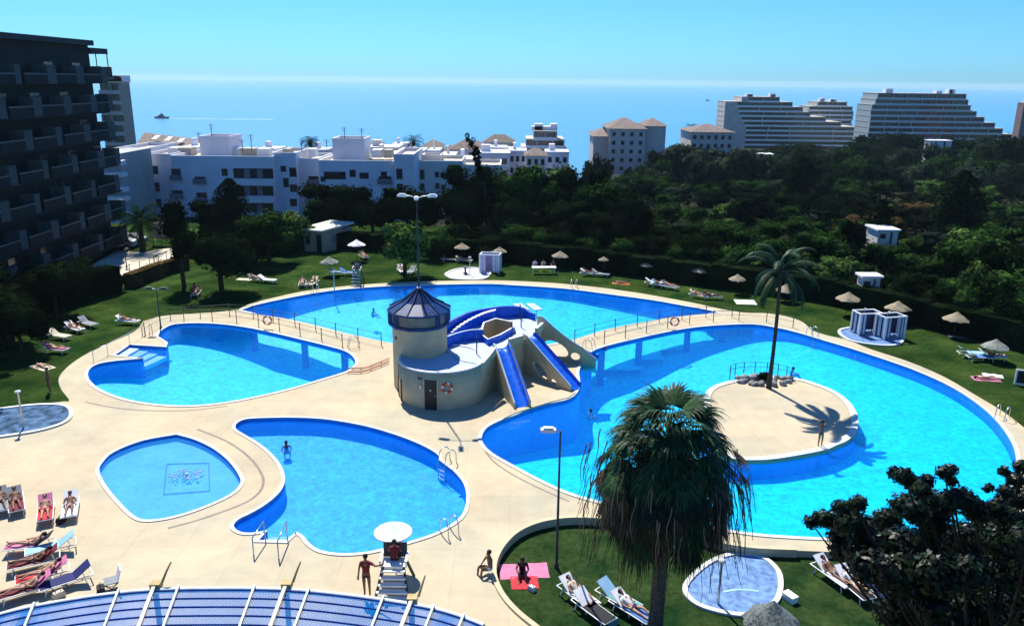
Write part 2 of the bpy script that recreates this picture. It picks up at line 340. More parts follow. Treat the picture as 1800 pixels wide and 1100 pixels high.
# deck
mb = MB(); mb.sheet([deck_out]+[pool[k] for k in pool], z=DZ); mb.walls(A, -.1, DZ, closed=False); mb.walls(B, -.6, DZ, closed=False)
struct(mb, 'pool_deck', M_deck)
mb = MB(); mb.sheet([isle], z=DZ); mb.walls(isle, -3.6, -.2, 1); mb.walls(isle, -.2, DZ, 0); struct(mb, 'island_deck', [M_deck, M_wallt])
iso = offset(isle, -.4); cb = MB()
for i in range(len(isle)):
    j = (i+1) % len(isle); a, b, c, d = isle[i], isle[j], iso[j], iso[i]; zt = DZ+.045
    cb.face([(p[0], p[1], zt) for p in (a, b, c, d)]); cb.face([(a[0], a[1], DZ-.1), (b[0], b[1], DZ-.1), (b[0], b[1], zt), (a[0], a[1], zt)])
struct(cb, 'island_coping', M_cope)
mb = MB(); mb.sheet([lawn], z=0.0); struct(mb, 'lawn', M_grass)
mb = MB(); mb.sheet([nlawn], z=-.3); struct(mb, 'near_lawn', M_gr2)
# bright coping band on the far side of the deck
def band(px, w, z, m, name, closed=False, n=4, h=.04):
    L = gp(px, 0, closed, n); mb = MB(); Lo = offset(L, w/2, closed); Li = offset(L, -w/2, closed); N = len(L)
    for i in range(N if closed else N-1):
        j = (i+1) % N; mb.face([(Li[i].x, Li[i].y, z), (Li[j].x, Li[j].y, z), (Lo[j].x, Lo[j].y, z), (Lo[i].x, Lo[i].y, z)])
        for Q in (Lo, Li): mb.face([(Q[i].x, Q[i].y, z-h), (Q[j].x, Q[j].y, z-h), (Q[j].x, Q[j].y, z), (Q[i].x, Q[i].y, z)])
    return struct(mb, name, m)
M_drain = mat('drain_slot', (.22, .19, .15), .9, .1)
band([(347, 755), (400, 777), (438, 804), (458, 830), (463, 850), (452, 870), (420, 889), (350, 914), (295, 929)], .14, DZ+.006, M_drain, 'deck_drain', h=.01)
band([(150, 707), (200, 717), (260, 722), (330, 722), (400, 714)], .12, DZ+.006, M_drain, 'deck_drain', h=.01)
band([(845, 778), (868, 812), (920, 845), (1000, 882)], .10, DZ+.006, M_drain, 'deck_drain', h=.01)
M_kerb = mat('kerb_stone', (.50, .42, .27), .8, .1)
band(B_px[7:], .22, DZ+.10, M_kerb, 'lawn_kerb', h=.4)
# terrain
def tz(x, y):
    d = math.hypot(x, y); pts = [(0, -.3), (95, -.4), (150, -5), (300, -9), (500, -17), (700, -38), (900, -43), (1200, -44)]
    for (a, za), (b, zb) in zip(pts, pts[1:]):
        if a <= d < b:
            r = za+(zb-za)*(d-a)/(b-a); f = max(0, min(1, (11-math.degrees(math.atan2(x, max(y, 1))))/6)) if d > 175 else 0
            return r*(1-f)+f*(-5.8-min(36, (d-175)*.24))+(math.sin(x*.05)*math.cos(y*.043)*.8 if d > 130 else 0)
    return -44 if d >= 1200 else -.3
mb = MB(); V = {}
gx = [-900, -700, -500, -400]+[-320+8*i for i in range(0, 92)]+[450, 600, 800, 1000]; gy = [-150, -60]+[-20+8*i for i in range(0, 100)]+[850, 950, 1050]
for i, x in enumerate(gx):
    for j, y in enumerate(gy):
        V[i, j] = len(mb.v); z = tz(x, y)
        if inpoly(x, y, [(a-4 if a < 0 else a-4, min(b, 200)-3) for a, b in site]) or (-78 < x < 112 and -6 < y < 40): z = -4.2
        mb.v.append((x, y, z))
for i in range(len(gx)-1):
    for j in range(len(gy)-1): mb.f.append((V[i, j], V[i+1, j], V[i+1, j+1], V[i, j+1])); mb.m.append(0); mb.sm.append(True)
struct(mb, 'terrain', M_earth)
# sea
m = bpy.data.materials.new('sea_water'); m.use_nodes = True; n = m.node_tree.nodes; l = m.node_tree.links; b = n['Principled BSDF']
b.inputs['Base Color'].default_value = (.06, .24, .40, 1); b.inputs['Roughness'].default_value = .22; b.inputs['IOR'].default_value = 1.33
tc = n.new('ShaderNodeTexCoord'); mp = n.new('ShaderNodeMapping'); mp.inputs['Scale'].default_value = (.05, .11, .1); l.new(tc.outputs['Object'], mp.inputs[0])
ns = n.new('ShaderNodeTexNoise'); ns.inputs['Scale'].default_value = 1; ns.inputs['Detail'].default_value = 8; ns.inputs['Roughness'].default_value = .7; l.new(mp.outputs[0], ns.inputs['Vector'])
bp = n.new('ShaderNodeBump'); bp.inputs['Strength'].default_value = .5; bp.inputs['Distance'].default_value = 3; l.new(ns.outputs['Fac'], bp.inputs['Height']); l.new(bp.outputs[0], b.inputs['Normal'])
MATS['sea_water'] = m
mb = MB(); mb.face([(-14000, 300, -40), (14000, 300, -40), (14000, 15000, -40), (-14000, 15000, -40)]); struct(mb, 'sea', m)
# bridge pillars
M_blue = mat('deep_blue_paint', (.004, .022, .40), .5, .1)
M_pil = mat('pillar_tile', (.002, .02, .22), .5, .1)

# ------------------------------------------------------------------ the hazy sea air
hz = bpy.data.materials.new('sea_haze'); hz.use_nodes = True; n = hz.node_tree.nodes
for q in list(n): n.remove(q)
o_ = n.new('ShaderNodeOutputMaterial'); v_ = n.new('ShaderNodeVolumePrincipled'); v_.inputs['Color'].default_value = (.62, .90, 1, 1); v_.inputs['Density'].default_value = .00006; v_.inputs['Anisotropy'].default_value = .2
hz.node_tree.links.new(v_.outputs[0], o_.inputs['Volume'])
mb = MB(); mb.b3(-14500, 14500, -400, 15500, -45.2, 34); tag(mb.build('haze', hz), 'thin bluish sea haze over the whole view', 'haze', kind='stuff')
# ------------------------------------------------------------------ shared materials
M_beige = mat('beige_render', (.54, .45, .27), .8, .1, scale=1.1, col2=(.44, .37, .225), bump=.1)
M_white = mat('white_paint', (.78, .78, .76), .5, .05)
M_floorw = mat('pale_blue_floor', (.36, .46, .58), .6, .08)
M_black = mat('black_paint', (.012, .014, .016), .4, .1)
M_dgrey = mat('dark_grey', (.04, .045, .05), .6, .1)
M_steel = mat('steel', (.45, .48, .50), .3, .05, metal=.8)
M_rail = mat('dark_green_rail', (.035, .06, .055), .5, .1)
M_ring = mat('lifebuoy_orange', (.62, .06, .02), .5, .08)
M_roof = mat('slate_blue_roof', (.006, .035, .13), .35, .4, scale=3, spec=.25)
M_slide = mat('slide_blue_gelcoat', (.002, .095, .56), .35, .25, scale=3, spec=.15)
M_pinkrail = mat('terracotta_rail', (.55, .22, .12), .6)
# ------------------------------------------------------------------ bridge pillars
proto = thing('bridge_pillar', 'x', 'pillar'); mb = MB(); mb.cyl((0, 0, -3.5), (0, 0, 0), .28, .28, 10); mb.build('shaft', M_pil, proto)
mb = MB(); mb.b3(-.38, .38, -.38, .38, -.28, -.06); mb.build('cap', M_pil, proto)
plist = [((1061, 618), 'blue pillar beneath the right foot bridge next to the outermost slide'), ((1127, 594), 'blue pillar beneath the right foot bridge, second from the slides'), ((1213, 577), 'blue pillar beneath the right foot bridge, third from the slides'), ((1275, 571), 'blue pillar beneath the right foot bridge, farthest from the slides'),
         ((376, 569), 'blue pillar beneath the left foot bridge, nearest the left end'), ((440, 576), 'blue pillar beneath the left foot bridge, second from the left end'), ((530, 597), 'blue pillar beneath the left foot bridge, third from the left end'), ((601, 615), 'blue pillar beneath the left foot bridge, nearest the tower')]
for (u, v), lb in plist:
    p = P(u, v, 0); place(proto, 'pillar', (p.x, p.y+(.8 if u != 1061 else 1.3), 0), 0, 1, lb, 'pillars under the foot bridges')
# ------------------------------------------------------------------ railings along the bridges
def railing(name, label, L, spacing, h=1.0, bars=2, m=None, group='railings of the foot bridges', pw=.035, zb=DZ):
    pts = resample(L, spacing); base = pts[0]; t = thing(name, label, 'railing', (base.x, base.y, zb), 0, group)
    for p in pts: mb = MB(); mb.cyl((p.x-base.x, p.y-base.y, 0), (p.x-base.x, p.y-base.y, h), pw, n=6); mb.ell((p.x-base.x, p.y-base.y, h), pw*1.7, 6, 4); mb.build('post', m or M_rail, t)
    for k in range(bars):
        mb = MB(); mb.tube([(p.x-base.x, p.y-base.y, h*(1-.42*k)-.04) for p in pts], .014, 5); mb.build('rail', m or M_rail, t)
railing('bridge_railing', 'dark post railing on the far side of the left foot bridge', [P(u, v+5, 0) for u, v in crv([(300, 556), (345, 553), (425, 549), (460, 557), (500, 563), (550, 574), (600, 587), (640, 596), (675, 604)], False)], 2.4)
railing('bridge_railing', 'dark post railing on the near side of the left foot bridge', [P(u, v-3, 0) for u, v in crv([(255, 592), (282, 577), (305, 568), (340, 565), (380, 566), (430, 572), (480, 582), (530, 594), (575, 605), (608, 615)], False)], 2.4)
railing('bridge_railing', 'dark post railing on the far side of the right foot bridge', [P(u, v+4, 0) for u, v in crv([(1010, 598), (1060, 583), (1100, 574), (1140, 567), (1175, 561), (1220, 556), (1264, 553), (1310, 555)], False)], 2.4)
railing('bridge_railing', 'dark post railing on the near side of the right foot bridge', [P(u, v-3, 0) for u, v in crv([(1062, 607), (1112, 594), (1175, 580), (1225, 572), (1275, 568), (1325, 567), (1362, 572), (1400, 581)], False)], 2.4)
# ------------------------------------------------------------------ pool ladders
proto = thing('pool_ladder', 'x', 'pool ladder')
for s in (-.27, .27):
    mb = MB(); mb.tube([(s, .75, 0), (s, .72, .55), (s, .55, .82), (s, .25, .85), (s, .02, .65), (s, -.08, .1), (s, -.1, -1.0)], .028, 6); mb.build('handrail', M_steel, proto)
for k in range(3): mb = MB(); mb.b3(-.27, .27, -.16, -.06, -.3-.25*k, -.27-.25*k); mb.build('step', M_steel, proto)
G = 'metal ladders of the pools'
for (u, v, a, lb) in [(614, 612, -70, 'steel pool ladder at the right tip of the leaf shaped pool near the tower'), (1042, 615, 60, 'steel pool ladder at the foot of the right bridge behind the slides'), (1432, 595, 20, 'steel pool ladder on the far rim of the big pool near the shower screens'),
                      (1757, 738, -50, 'steel pool ladder on the right rim of the big pool'), (778, 818, -45, 'steel pool ladder on the upper right rim of the kidney pool'), (783, 932, 215, 'steel pool ladder on the lower right rim of the kidney pool'), (262, 590, 40, 'steel ladder rails at the left end of the left foot bridge'),
                      (1010, 508, 8, 'small ladder on the far rim of the back pool, right of the shower pad'), (552, 516, 0, 'small ladder on the far left rim of the back pool')]:
    p = P(u, v, 0); place(proto, 'lad', (p.x, p.y, DZ), R(a), 1, lb, G)
def hrail(label, pts, r=.03, m=None, name='step_handrail', z0=0):
    L = [P(u, v, 0) for u, v in pts]; b = L[0]; mb = MB(); n = len(L)
    path = [(L[0].x, L[0].y, DZ-.03)]+[(p.x, p.y, .85) for p in L]+[(L[-1].x, L[-1].y, -.4)]; mb.tube(path, r, 6)
    for p in L[1:-1]: mb.cyl((p.x, p.y, -.3), (p.x, p.y, .85), r, n=6)
    return tag(mb.build(name, m or M_steel), label, 'handrail', 'handrails at the pool steps')
hrail('left steel handrail beside the steps of the kidney pool', [(446, 975), (466, 945)]); hrail('right steel handrail beside the steps of the kidney pool', [(490, 982), (505, 945)])
hrail('pale handrail beside the entry steps of the leaf shaped pool', [(165, 636), (190, 624), (228, 604), (250, 592)], .025)
# steps in the pools
M_step = mat('pale_pool_step', (.30, .50, .66), .6, .1)
def steps(name, label, quad, n, z0, dz, m=M_step):
    a, b, c, d = [P(u, v, 0) for u, v in quad]                # a-b upper edge, d-c far end
    t = thing(name, label, 'pool steps', (a.x, a.y, 0))
    for k in range(n):
        q = [a.lerp(d, k/n), b.lerp(c, k/n), b.lerp(c, (k+1)/n), a.lerp(d, (k+1)/n)]; mb = MB(); mb.prism([(p.x, p.y) for p in q], z0-dz*(k+1)-.3, z0-dz*(k+1)); mb.build('step', m, t, world=True)
steps('pool_steps', 'pale steps going down into the kidney pool at its lower left', [(456, 950), (502, 951), (520, 925), (474, 925)], 4, DZ, .14)
steps('pool_steps', 'pale steps going down into the leaf shaped pool at its left', [(203, 625), (228, 609), (292, 615), (254, 632)], 4, DZ, .14)
# ------------------------------------------------------------------ terracotta low rails on the deck by the tower
for off, lb in ((0, 'far terracotta low rail curving from the leaf shaped pool to the tower'), (7, 'near terracotta low rail curving from the leaf shaped pool to the tower')):
    L = gp([(612, 650+off), (640, 650+off*.9), (660, 643+off*.9), (684, 633+off*.9)], 0, False, 5); mb = MB(); mb.tube([(p.x, p.y, .16) for p in L], .05, 6)
    for p in L[::4]: mb.cyl((p.x, p.y, 0), (p.x, p.y, .16), .03, n=6)
    tag(mb.build('low_rail', M_pinkrail), lb, 'rail', 'low rails by the tower')
# ------------------------------------------------------------------ lifebuoys
def buoy(u, v, z, face, label, r=.36):
    p = P(u, v, z); t = thing('lifebuoy', label, 'lifebuoy', p, face, 'orange and white lifebuoys'); 
    for half in (0, 1):
        for q in range(4):
            mb = MB()
            a0 = q*math.pi/2+(0 if half else math.pi/2*.68); a1 = q*math.pi/2+(math.pi/2*.68 if half else math.pi/2)
            mb.tube([(math.cos(a0+(a1-a0)*k/5)*r, 0, math.sin(a0+(a1-a0)*k/5)*r) for k in range(6)], .075, 8)
            mb.build('ring_section' if half else 'white_band', M_ring if half else M_white, t)
    return t
# ------------------------------------------------------------------ water slide tower
dc = P(771, 722, 0)+Vector((0, 2.85, 0)); dr = 2.82          # drum
tcx = P(730, 640, 2.45); tc_ = Vector((tcx.x, 51.3, 0)); tr_ = 1.82
ZP = 2.5
T = thing('slide_tower', 'round beige water slide tower with blue conical roof and raised terrace between the pools', 'tower', (dc.x, dc.y, DZ))
mb = MB(); mb.lathe([(dr, 0), (dr, 2.45), (dr-.14, 2.45), (dr-.14, 2.36)], (dc.x, dc.y, DZ), 56); mb.build('drum_wall', M_beige, T, world=True)
mb = MB(); mb.lathe([(dr+.03, 2.46), (dr+.03, 2.54), (dr-.15, 2.54), (dr-.15, 2.40)], (dc.x, dc.y, DZ), 56); mb.build('drum_rim', M_white, T, world=True)
mb = MB(); mb.lathe([(0.001, 2.42), (dr-.15, 2.42)], (dc.x, dc.y, DZ), 56); mb.build('drum_roof', M_floorw, T, world=True)
mb = MB(); mb.lathe([(tr_, 0), (tr_, 4.5)], (tc_.x, tc_.y, DZ), 40); mb.build('tower_wall', M_beige, T, world=True)
zb = 4.35; ze = 5.4; za = zat(tc_, 506)
c = (tc_.x, tc_.y, 0)
mb = MB(); mb.lathe([(tr_+.05, zb), (tr_+.22, zb), (tr_+.22, zb+.16), (tr_+.05, zb+.18)], c, 12, smooth=False, a0=R(15), a1=R(375)); mb.build('lower_cornice', M_roof, T, world=True)
mb = MB(); mb.lathe([(tr_+.02, zb+.1), (tr_+.02, ze-.02)], c, 36)
wall_up = mb.build('belvedere_wall', mat('smoked_glass_wall', (.17, .16, .12), .35, .2), T, world=True)
mb = MB()
for k in range(12):
    a = R(15+30*k)
    if math.sin(a) < -.75: continue
    mb = MB(); q = Vector((math.cos(a), math.sin(a), 0))*(tr_+.12); mb.beam((c[0]+q.x, c[1]+q.y, zb+.1), (c[0]+q.x, c[1]+q.y, ze), .30, .14); mb.build('belvedere_frame', M_roof, T, world=True)
mb = MB(); mb.lathe([(tr_+.30, ze-.14), (tr_+.30, ze), (tr_+.04, ze-.0)], c, 12, smooth=False, a0=R(15), a1=R(375)); mb.build('eave', M_roof, T, world=True)
mb = MB(); mb.lathe([(tr_+.30, ze), (tr_*.60, ze+(za-ze)*.37), (.05, za)], c, 12, smooth=False, a0=R(15), a1=R(375)); rf = mb.build('conical_roof', M_roof, T, world=True)
for k in range(12):
    a = R(15+30*k); mb = MB(); q = lambda r, z: (c[0]+math.cos(a)*r, c[1]+math.sin(a)*r, z)
    mb.tube([q(tr_+.31, ze+.02), q(tr_*.60+.01, ze+(za-ze)*.37+.02), q(.05, za+.03)], .045, 5); mb.build('roof_rib', mat('navy_rib', (.004, .010, .04), .5), rf, world=True)
mb = MB(); mb.ell((c[0], c[1], za+.02), (.16, .16, .1), 8, 5); mb.build('roof_finial', M_white, T, world=True)
# doors, openings, notice board
def on_drum(u, v0, v1, w, th, m, name, rr=dr, cc=dc, out=.03, z0=None, z1=None):
    # a curved plate hugging the drum at photo column u between heights
    best = None
    for k in range(-90, 91):
        a = R(-90+k); q = Vector((cc.x+rr*math.cos(a), cc.y+rr*math.sin(a), 1)); du = abs(proj(q)[0]-u)
        if best is None or du < best[0]: best = (du, a, q)
    a = best[1]; q = best[2]; z0 = zat(q, v1) if z0 is None else z0; z1 = zat(q, v0) if z1 is None else z1; da = w/2/rr; mb = MB()
    for i in range(4):
        a0 = a-da+2*da*i/4; a1 = a-da+2*da*(i+1)/4
        pr = lambda r, aa, z: (cc.x+r*math.cos(aa), cc.y+r*math.sin(aa), z)
        vs = [pr(rr-.05, a0, z0), pr(rr-.05, a1, z0), pr(rr-.05, a1, z1), pr(rr-.05, a0, z1), pr(rr+out, a0, z0), pr(rr+out, a1, z0), pr(rr+out, a1, z1), pr(rr+out, a0, z1)]
        mb.add(vs, [(4, 5, 6, 7), (0, 1, 5, 4), (3, 7, 6, 2), (0, 4, 7, 3), (1, 2, 6, 5)])
    return mb.build(name, m, T, world=True), a, q
o, a, q = on_drum(756.5, 668, 718, .78, 0, M_black, 'door', z0=DZ+.02); 
mb = MB(); pr = lambda r, aa, z: Vector((dc.x+r*math.cos(aa), dc.y+r*math.sin(aa), z)); mb.lathe([(0.001, 0), (.06, 0)], (0, 0, 0), 8); 
mb = MB(); p = pr(dr+.05, a, 1.35); mb.ell(p, (.06, .03, .06), 8, 5); mb.build('door_sign', M_white, o, world=True)
mb = MB(); p = pr(dr+.07, a+.10, 1.0); mb.ell(p, (.04, .04, .04), 8, 5); mb.build('handle', M_steel, o, world=True)
for s in (-1, 1):
    aa = a+s*.155; p0 = pr(dr+.02, aa, DZ); p1 = pr(dr+.02, aa, 2.06); mb = MB(); mb.beam(p0, p1, .07, .07); mb.build('door_frame', M_beige, T, world=True)
on_drum(702, 650, 672, .8, 0, mat('notice_board_grey', (.30, .30, .30), .6), 'notice_board', z0=1.45, z1=2.35, out=.06)
on_drum(706, 672, 703, .12, 0, mat('brown_wood', (.16, .06, .03), .7), 'board_post', z0=DZ, z1=1.45, out=.07)
on_drum(692+1, 668, 700, .10, 0, mat('brown_wood', (.16, .06, .03), .7), 'board_post', z0=DZ, z1=1.45, out=.07, rr=dr)
on_drum(739, 665, 670, .25, 0, M_dgrey, 'wall_lamp', z0=2.02, z1=2.12, out=.10); on_drum(740, 678, 683, .14, 0, M_steel, 'tap', z0=1.45, z1=1.6, out=.08)
for u, v in ((698, 594),):
    on_drum(u, v-3, v+3, .2, 0, M_black, 'vent_hole', rr=tr_, cc=tc_, out=.02)
pb = P(786, 681, 1.35)
for k in range(-60, 60):
    aa = R(-90+k); qq = pr(dr, aa, 1.35)
    if abs(proj(qq)[0]-786) < 1.2: break
b = buoy(786, 681, 1.35, aa+math.pi/2, 'orange lifebuoy hung on the beige drum wall right of the black door', .30); b.location = pr(dr+.07, aa, zat(qq, 681))
buoy(470, 563, .75, 0, 'orange lifebuoy hung on the railing of the left foot bridge', .34); buoy(1186, 565, .75, 0, 'orange lifebuoy hung on the railing of the right foot bridge', .34)
# terrace
px = lambda u, v, z=ZP: P(u, v, z)
plan_px = [(846, 640), (868, 623), (893, 606), (918, 600), (940, 588), (952, 577), (945, 563), (925, 556), (890, 557), (850, 562), (820, 571), (790, 584), (774, 594), (776, 612), (812, 634)]
plan = [px(u, v) for u, v in plan_px]
hole = [px(u, v) for u, v in [(846, 596), (852, 577), (872, 570), (900, 576), (902, 584), (878, 598), (858, 606)]]
mb = MB(); mb.sheet([plan, hole], z=ZP); mb.build('terrace_floor', M_floorw, T, world=True)
mb = MB(); mb.walls(plan, DZ, ZP); mb.walls(hole, DZ, ZP); mb.build('terrace_wall', M_beige, T, world=True)
# thick parapet helper: beige outside, deep blue inside
def parapet(L, h0, h1, th=.16, name='parapet', zb=ZP, mi_in=M_slide, mout=M_beige, cap=M_white, closed=False):
    L = [Vector((p[0], p[1], 0)) for p in L]; n = len(L); Lo = offset(L, th, closed); hf = lambda i: zb+(h0+(h1-h0)*i/max(1, n-1) if not isinstance(h0, list) else h0[i])
    mb = MB(); rg = range(n if closed else n-1)
    for i in rg:
        j = (i+1) % n; a, b, c_, d = L[i], L[j], Lo[j], Lo[i]; z = zb-.02; za_, zb_ = hf(i), hf(j) if j else hf(n-1)
        mb.face([(a.x, a.y, z), (b.x, b.y, z), (b.x, b.y, zb_), (a.x, a.y, za_)], 0); mb.face([(d.x, d.y, z), (c_.x, c_.y, z), (c_.x, c_.y, zb_), (d.x, d.y, za_)], 1)
        mb.face([(a.x, a.y, za_+.003), (b.x, b.y, zb_+.003), (c_.x, c_.y, zb_+.003), (d.x, d.y, za_+.003)], 2)
    for i in ((0, n-1) if not closed else ()):
        a, d = L[i], Lo[i]; mb.face([(a.x, a.y, zb), (d.x, d.y, zb), (d.x, d.y, hf(i)), (a.x, a.y, hf(i))], 1)
    return mb.build(name, [mi_in, mout, cap], T, world=True)
M_capb = mat('blue_cap', (.03, .08, .45), .5)
back = gp([(777, 592), (792, 583), (820, 571), (850, 562), (890, 557), (922, 556), (941, 562)], ZP, False, 4)
nb = len(back)
def solve_h(p, v): return zat(p, v)-ZP
bt = crv([(777, 571), (792, 562), (820, 549), (850, 542), (890, 537), (922, 541), (941, 558)], False, 4)
parapet(back, [max(.5, solve_h(back[i], bt[i].y)) for i in range(nb)], 0, .2, cap=M_capb, mi_in=M_beige, mout=M_slide)
# inner low wall between the stair and the front terrace
mid = gp([(778, 612), (800, 604), (825, 598), (850, 597)], ZP, False, 4); parapet(mid, .75, .8, .14, 'inner_wall', cap=M_floorw, mout=M_slide)
hw = [Vector((p.x, p.y, 0)) for p in hole]; parapet(hw, .45, .45, .12, 'opening_wall', closed=True, mi_in=M_beige, mout=M_slide)
# stair rising along the back parapet
st = thing  # (name kept local)
L1 = gp([(782, 596), (799, 589), (823, 579), (850, 570), (870, 566)], ZP, False, 4); L2 = gp([(780, 593), (795, 586), (822, 575), (850, 566), (872, 562)], ZP, False, 4)
mb = MB(); ns = len(L1)-1
for i in range(ns):
    zt = ZP+.05+.85*math.sin(math.pi*min(1, i/ns*1.0)*.5)
    q = [(L1[i].x, L1[i].y-.0), (L1[i+1].x, L1[i+1].y), (L2[i+1].x, L2[i+1].y-.15), (L2[i].x, L2[i].y-.15)]; mb.prism(q, ZP+.01, zt, 0, 1)
mb.build('stair', [M_slide, M_white], T, world=True)
# platform behind the slide heads
top = [px(u, v) for u, v in [(868, 570), (900, 578), (935, 592), (948, 577), (940, 563), (922, 558), (890, 560)]]
# stepped front parapet from drum roof up to the slides
fr = [px(u, v) for u, v in [(846, 640), (857, 632), (868, 624)]]; parapet(fr, [.12, .3, .55], 0, .16, 'front_parapet')
# tiled little walls between slide heads
for (a_, b_) in (((893, 607), (917, 600)), ((940, 588), (951, 578))):
    parapet([px(*a_), px(*b_)], .5, .5, .2, 'slide_pier', mi_in=M_white)
mb = MB(); p0 = px(779+4, 628); p1 = px(812, 636)
for (u, v) in ((838, 622), (900, 592), (914, 560), (916, 575)):
    p = px(u, v); mb = MB(); mb.cyl((p.x, p.y, ZP), (p.x, p.y, ZP+1.15), .045, n=6); mb.build('terrace_post', M_roof, T, world=True)
# slides -------------------------------------------------------------
def ovals(cx, cz, rx, rz, n=12, ang=0):
    return [(cx+rx*math.cos(2*math.pi*k/n)*math.cos(ang)-rz*math.sin(2*math.pi*k/n)*math.sin(ang), cz+rx*math.cos(2*math.pi*k/n)*math.sin(ang)+rz*math.sin(2*math.pi*k/n)*math.cos(ang)) for k in range(n)]
def slide(label, top_px, bot_px, w, holes=(), wl=.28, curl=0, zend=.12, left_wall=True, right_wall=True, solid_end=.15, hl=0):
    a = px(*top_px); b = P(bot_px[0], bot_px[1], zend); d2 = Vector((b.x-a.x, b.y-a.y)); Ln = d2.length; d2.normalize(); nr = Vector((-d2.y, d2.x))
    t = thing('water_slide', label, 'water slide', (a.x, a.y, 0), 0, 'water slides of the tower')
    N = 22
    def zz(s):
        q = s/Ln
        if q < .08: return ZP
        q = (q-.08)/.92; return ZP-(ZP-zend)*(1-(1-q)**(1+curl))
    prof = [(-w/2, wl), (-w/2+.05, .05), (-w*.2, -.03), (w*.2, -.03), (w/2-.05, .05), (w/2, wl)]
    mb = MB(); vs = []; fs = []
    for i in range(N+1):
        s = Ln*i/N
        for (o_, h_) in prof: q = Vector((a.x, a.y))+d2*s+nr*o_; vs.append((q.x, q.y, zz(s)+h_+.03))
    m_ = len(prof)
    for i in range(N):
        for k in range(m_-1): fs.append((i*m_+k, i*m_+k+1, (i+1)*m_+k+1, (i+1)*m_+k))
    mb.add(vs, fs, 0, True); mb.build('chute', M_slide, t, world=True)
    for sg, on in ((-1, right_wall), (1, left_wall)):       # side walls: +nr is left when looking down the slide
        if not on: continue
        o3 = Vector((a.x, a.y))+nr*sg*(w/2+(.02 if sg > 0 else .16)); out = [(0, -.6)]+[(Ln*solid_end*0+Ln*1.0, -.6)]+[(Ln*i/N, zz(Ln*i/N)+wl+.06+(hl*min(1, (N-i)/5) if sg < 0 else 0)) for i in range(N, -1, -1)]
        mb = MB(); hs = [ovals(*h) for h in holes] if sg < 0 or len(holes) else []
        mb.plate((o3.x, o3.y, 0), d2, out, hs, .14); mb.build('side_wall', M_beige, t, world=True)
        mb = MB(); mb.tube([(o3.x+d2.x*Ln*i/N+nr.x*.07, o3.y+d2.y*Ln*i/N+nr.y*.07, zz(Ln*i/N)+wl+.09+(hl*min(1, (N-i)/5) if sg < 0 else 0)) for i in range(N+1)], .055, 6); mb.build('edge_lip', M_slide if sg > 0 else M_floorw, t, world=True)
    return t
slide('short steep blue slide nearest the drum, ending in the big pool', (881, 612), (918, 716), .85)
slide('straight blue middle slide with oval openings in its beige side wall', (929, 593), (1013, 684), .9, holes=[(1.95, .72, .85, .36, 14, -.50), (3.35, .30, .32, .20)], left_wall=False)
slide('long outermost slide with high beige side wall curving into the big pool', (948, 570), (1050, 634), 1.0, holes=[(1.5, .95, 1.0, .50, 14, -.42), (2.95, .50, .36, .30)], curl=.5, left_wall=False, hl=.42)
# ledges at the foot of the slides
mb = MB(); mb.prism([(p.x, p.y) for p in [P(u, v, 0) for u, v in [(884, 739), (905, 729), (935, 719), (968, 709), (1000, 701), (1012, 692), (985, 688), (930, 700), (885, 715)]]], DZ, DZ+.1); 
tag(mb.build('slide_apron', M_deck), kind='structure')
# stainless table-like pads by the diving end
t = thing('diving_platform', 'pale twin board platform behind the blue terrace wall over the back pool', 'platform', P(925, 553, 0), R(20))
for k in (0, 1): mb = MB(); mb.box((k*1.1-.5, k*-.3, .75), (.8, 2.2, .08)); mb.build('board', M_floorw, t)
mb = MB(); mb.cyl((-.4, -.6, -1.8), (-.4, -.6, .7), .05); mb.cyl((.6, -.9, -1.8), (.6, -.9, .7), .05); mb.cyl((0, .6, -1.8), (0, .6, .7), .05); mb.build('support', M_steel, t)
# ------------------------------------------------------------------ lamp posts
def lamp(label, base, ztop, heads, r=.05, dirs=None, cat='lamp post', name='lamp_post', arm=.9, hm=M_white, group=None):
    t = thing(name, label, cat, base, 0, group); h = ztop-base[2]
    mb = MB(); mb.cyl((0, 0, 0), (0, 0, h), r*1.3, r*.75, 8); mb.cyl((0, 0, 0), (0, 0, .25), r*2.2, r*1.6, 8); mb.build('pole', M_dgrey if r < .06 else M_steel, t)
    for a in dirs:
        mb = MB(); q = Vector((math.cos(R(a)), math.sin(R(a)), 0)); mb.tube([(0, 0, h-.1), q*arm*.5+Vector((0, 0, h+.02)), q*arm+Vector((0, 0, h+.05))], .03, 6); mb.build('arm', M_steel, t)
        mb = MB(); e = q*(arm+.25)+Vector((0, 0, h+.02)); mb.box(e, (.62, .26, .13), R(a)); mb.box(e+Vector((0, 0, .1)), (.42, .18, .08), R(a)); mb.build('lamp_head', hm, t)
    return t
pt = (tc_.x, tc_.y, za-.1); lamp('tall floodlight mast with three white heads on the tip of the conical tower roof', pt, zat(tc_, 346), 3, .055, [165, 10, -85], arm=.75)
b = P(978, 997, -.3); lamp('slim dark lamp post with a single white head on the near lawn', (b.x, b.y, -.3), zat(b, 757), 1, .05, [180], arm=.25)
b = P(283, 578, 0); lamp('dark garden lamp post at the left end of the left foot bridge', (b.x, b.y, 0), zat(b, 508), 1, .05, [0, 180], arm=.35, hm=M_rail)
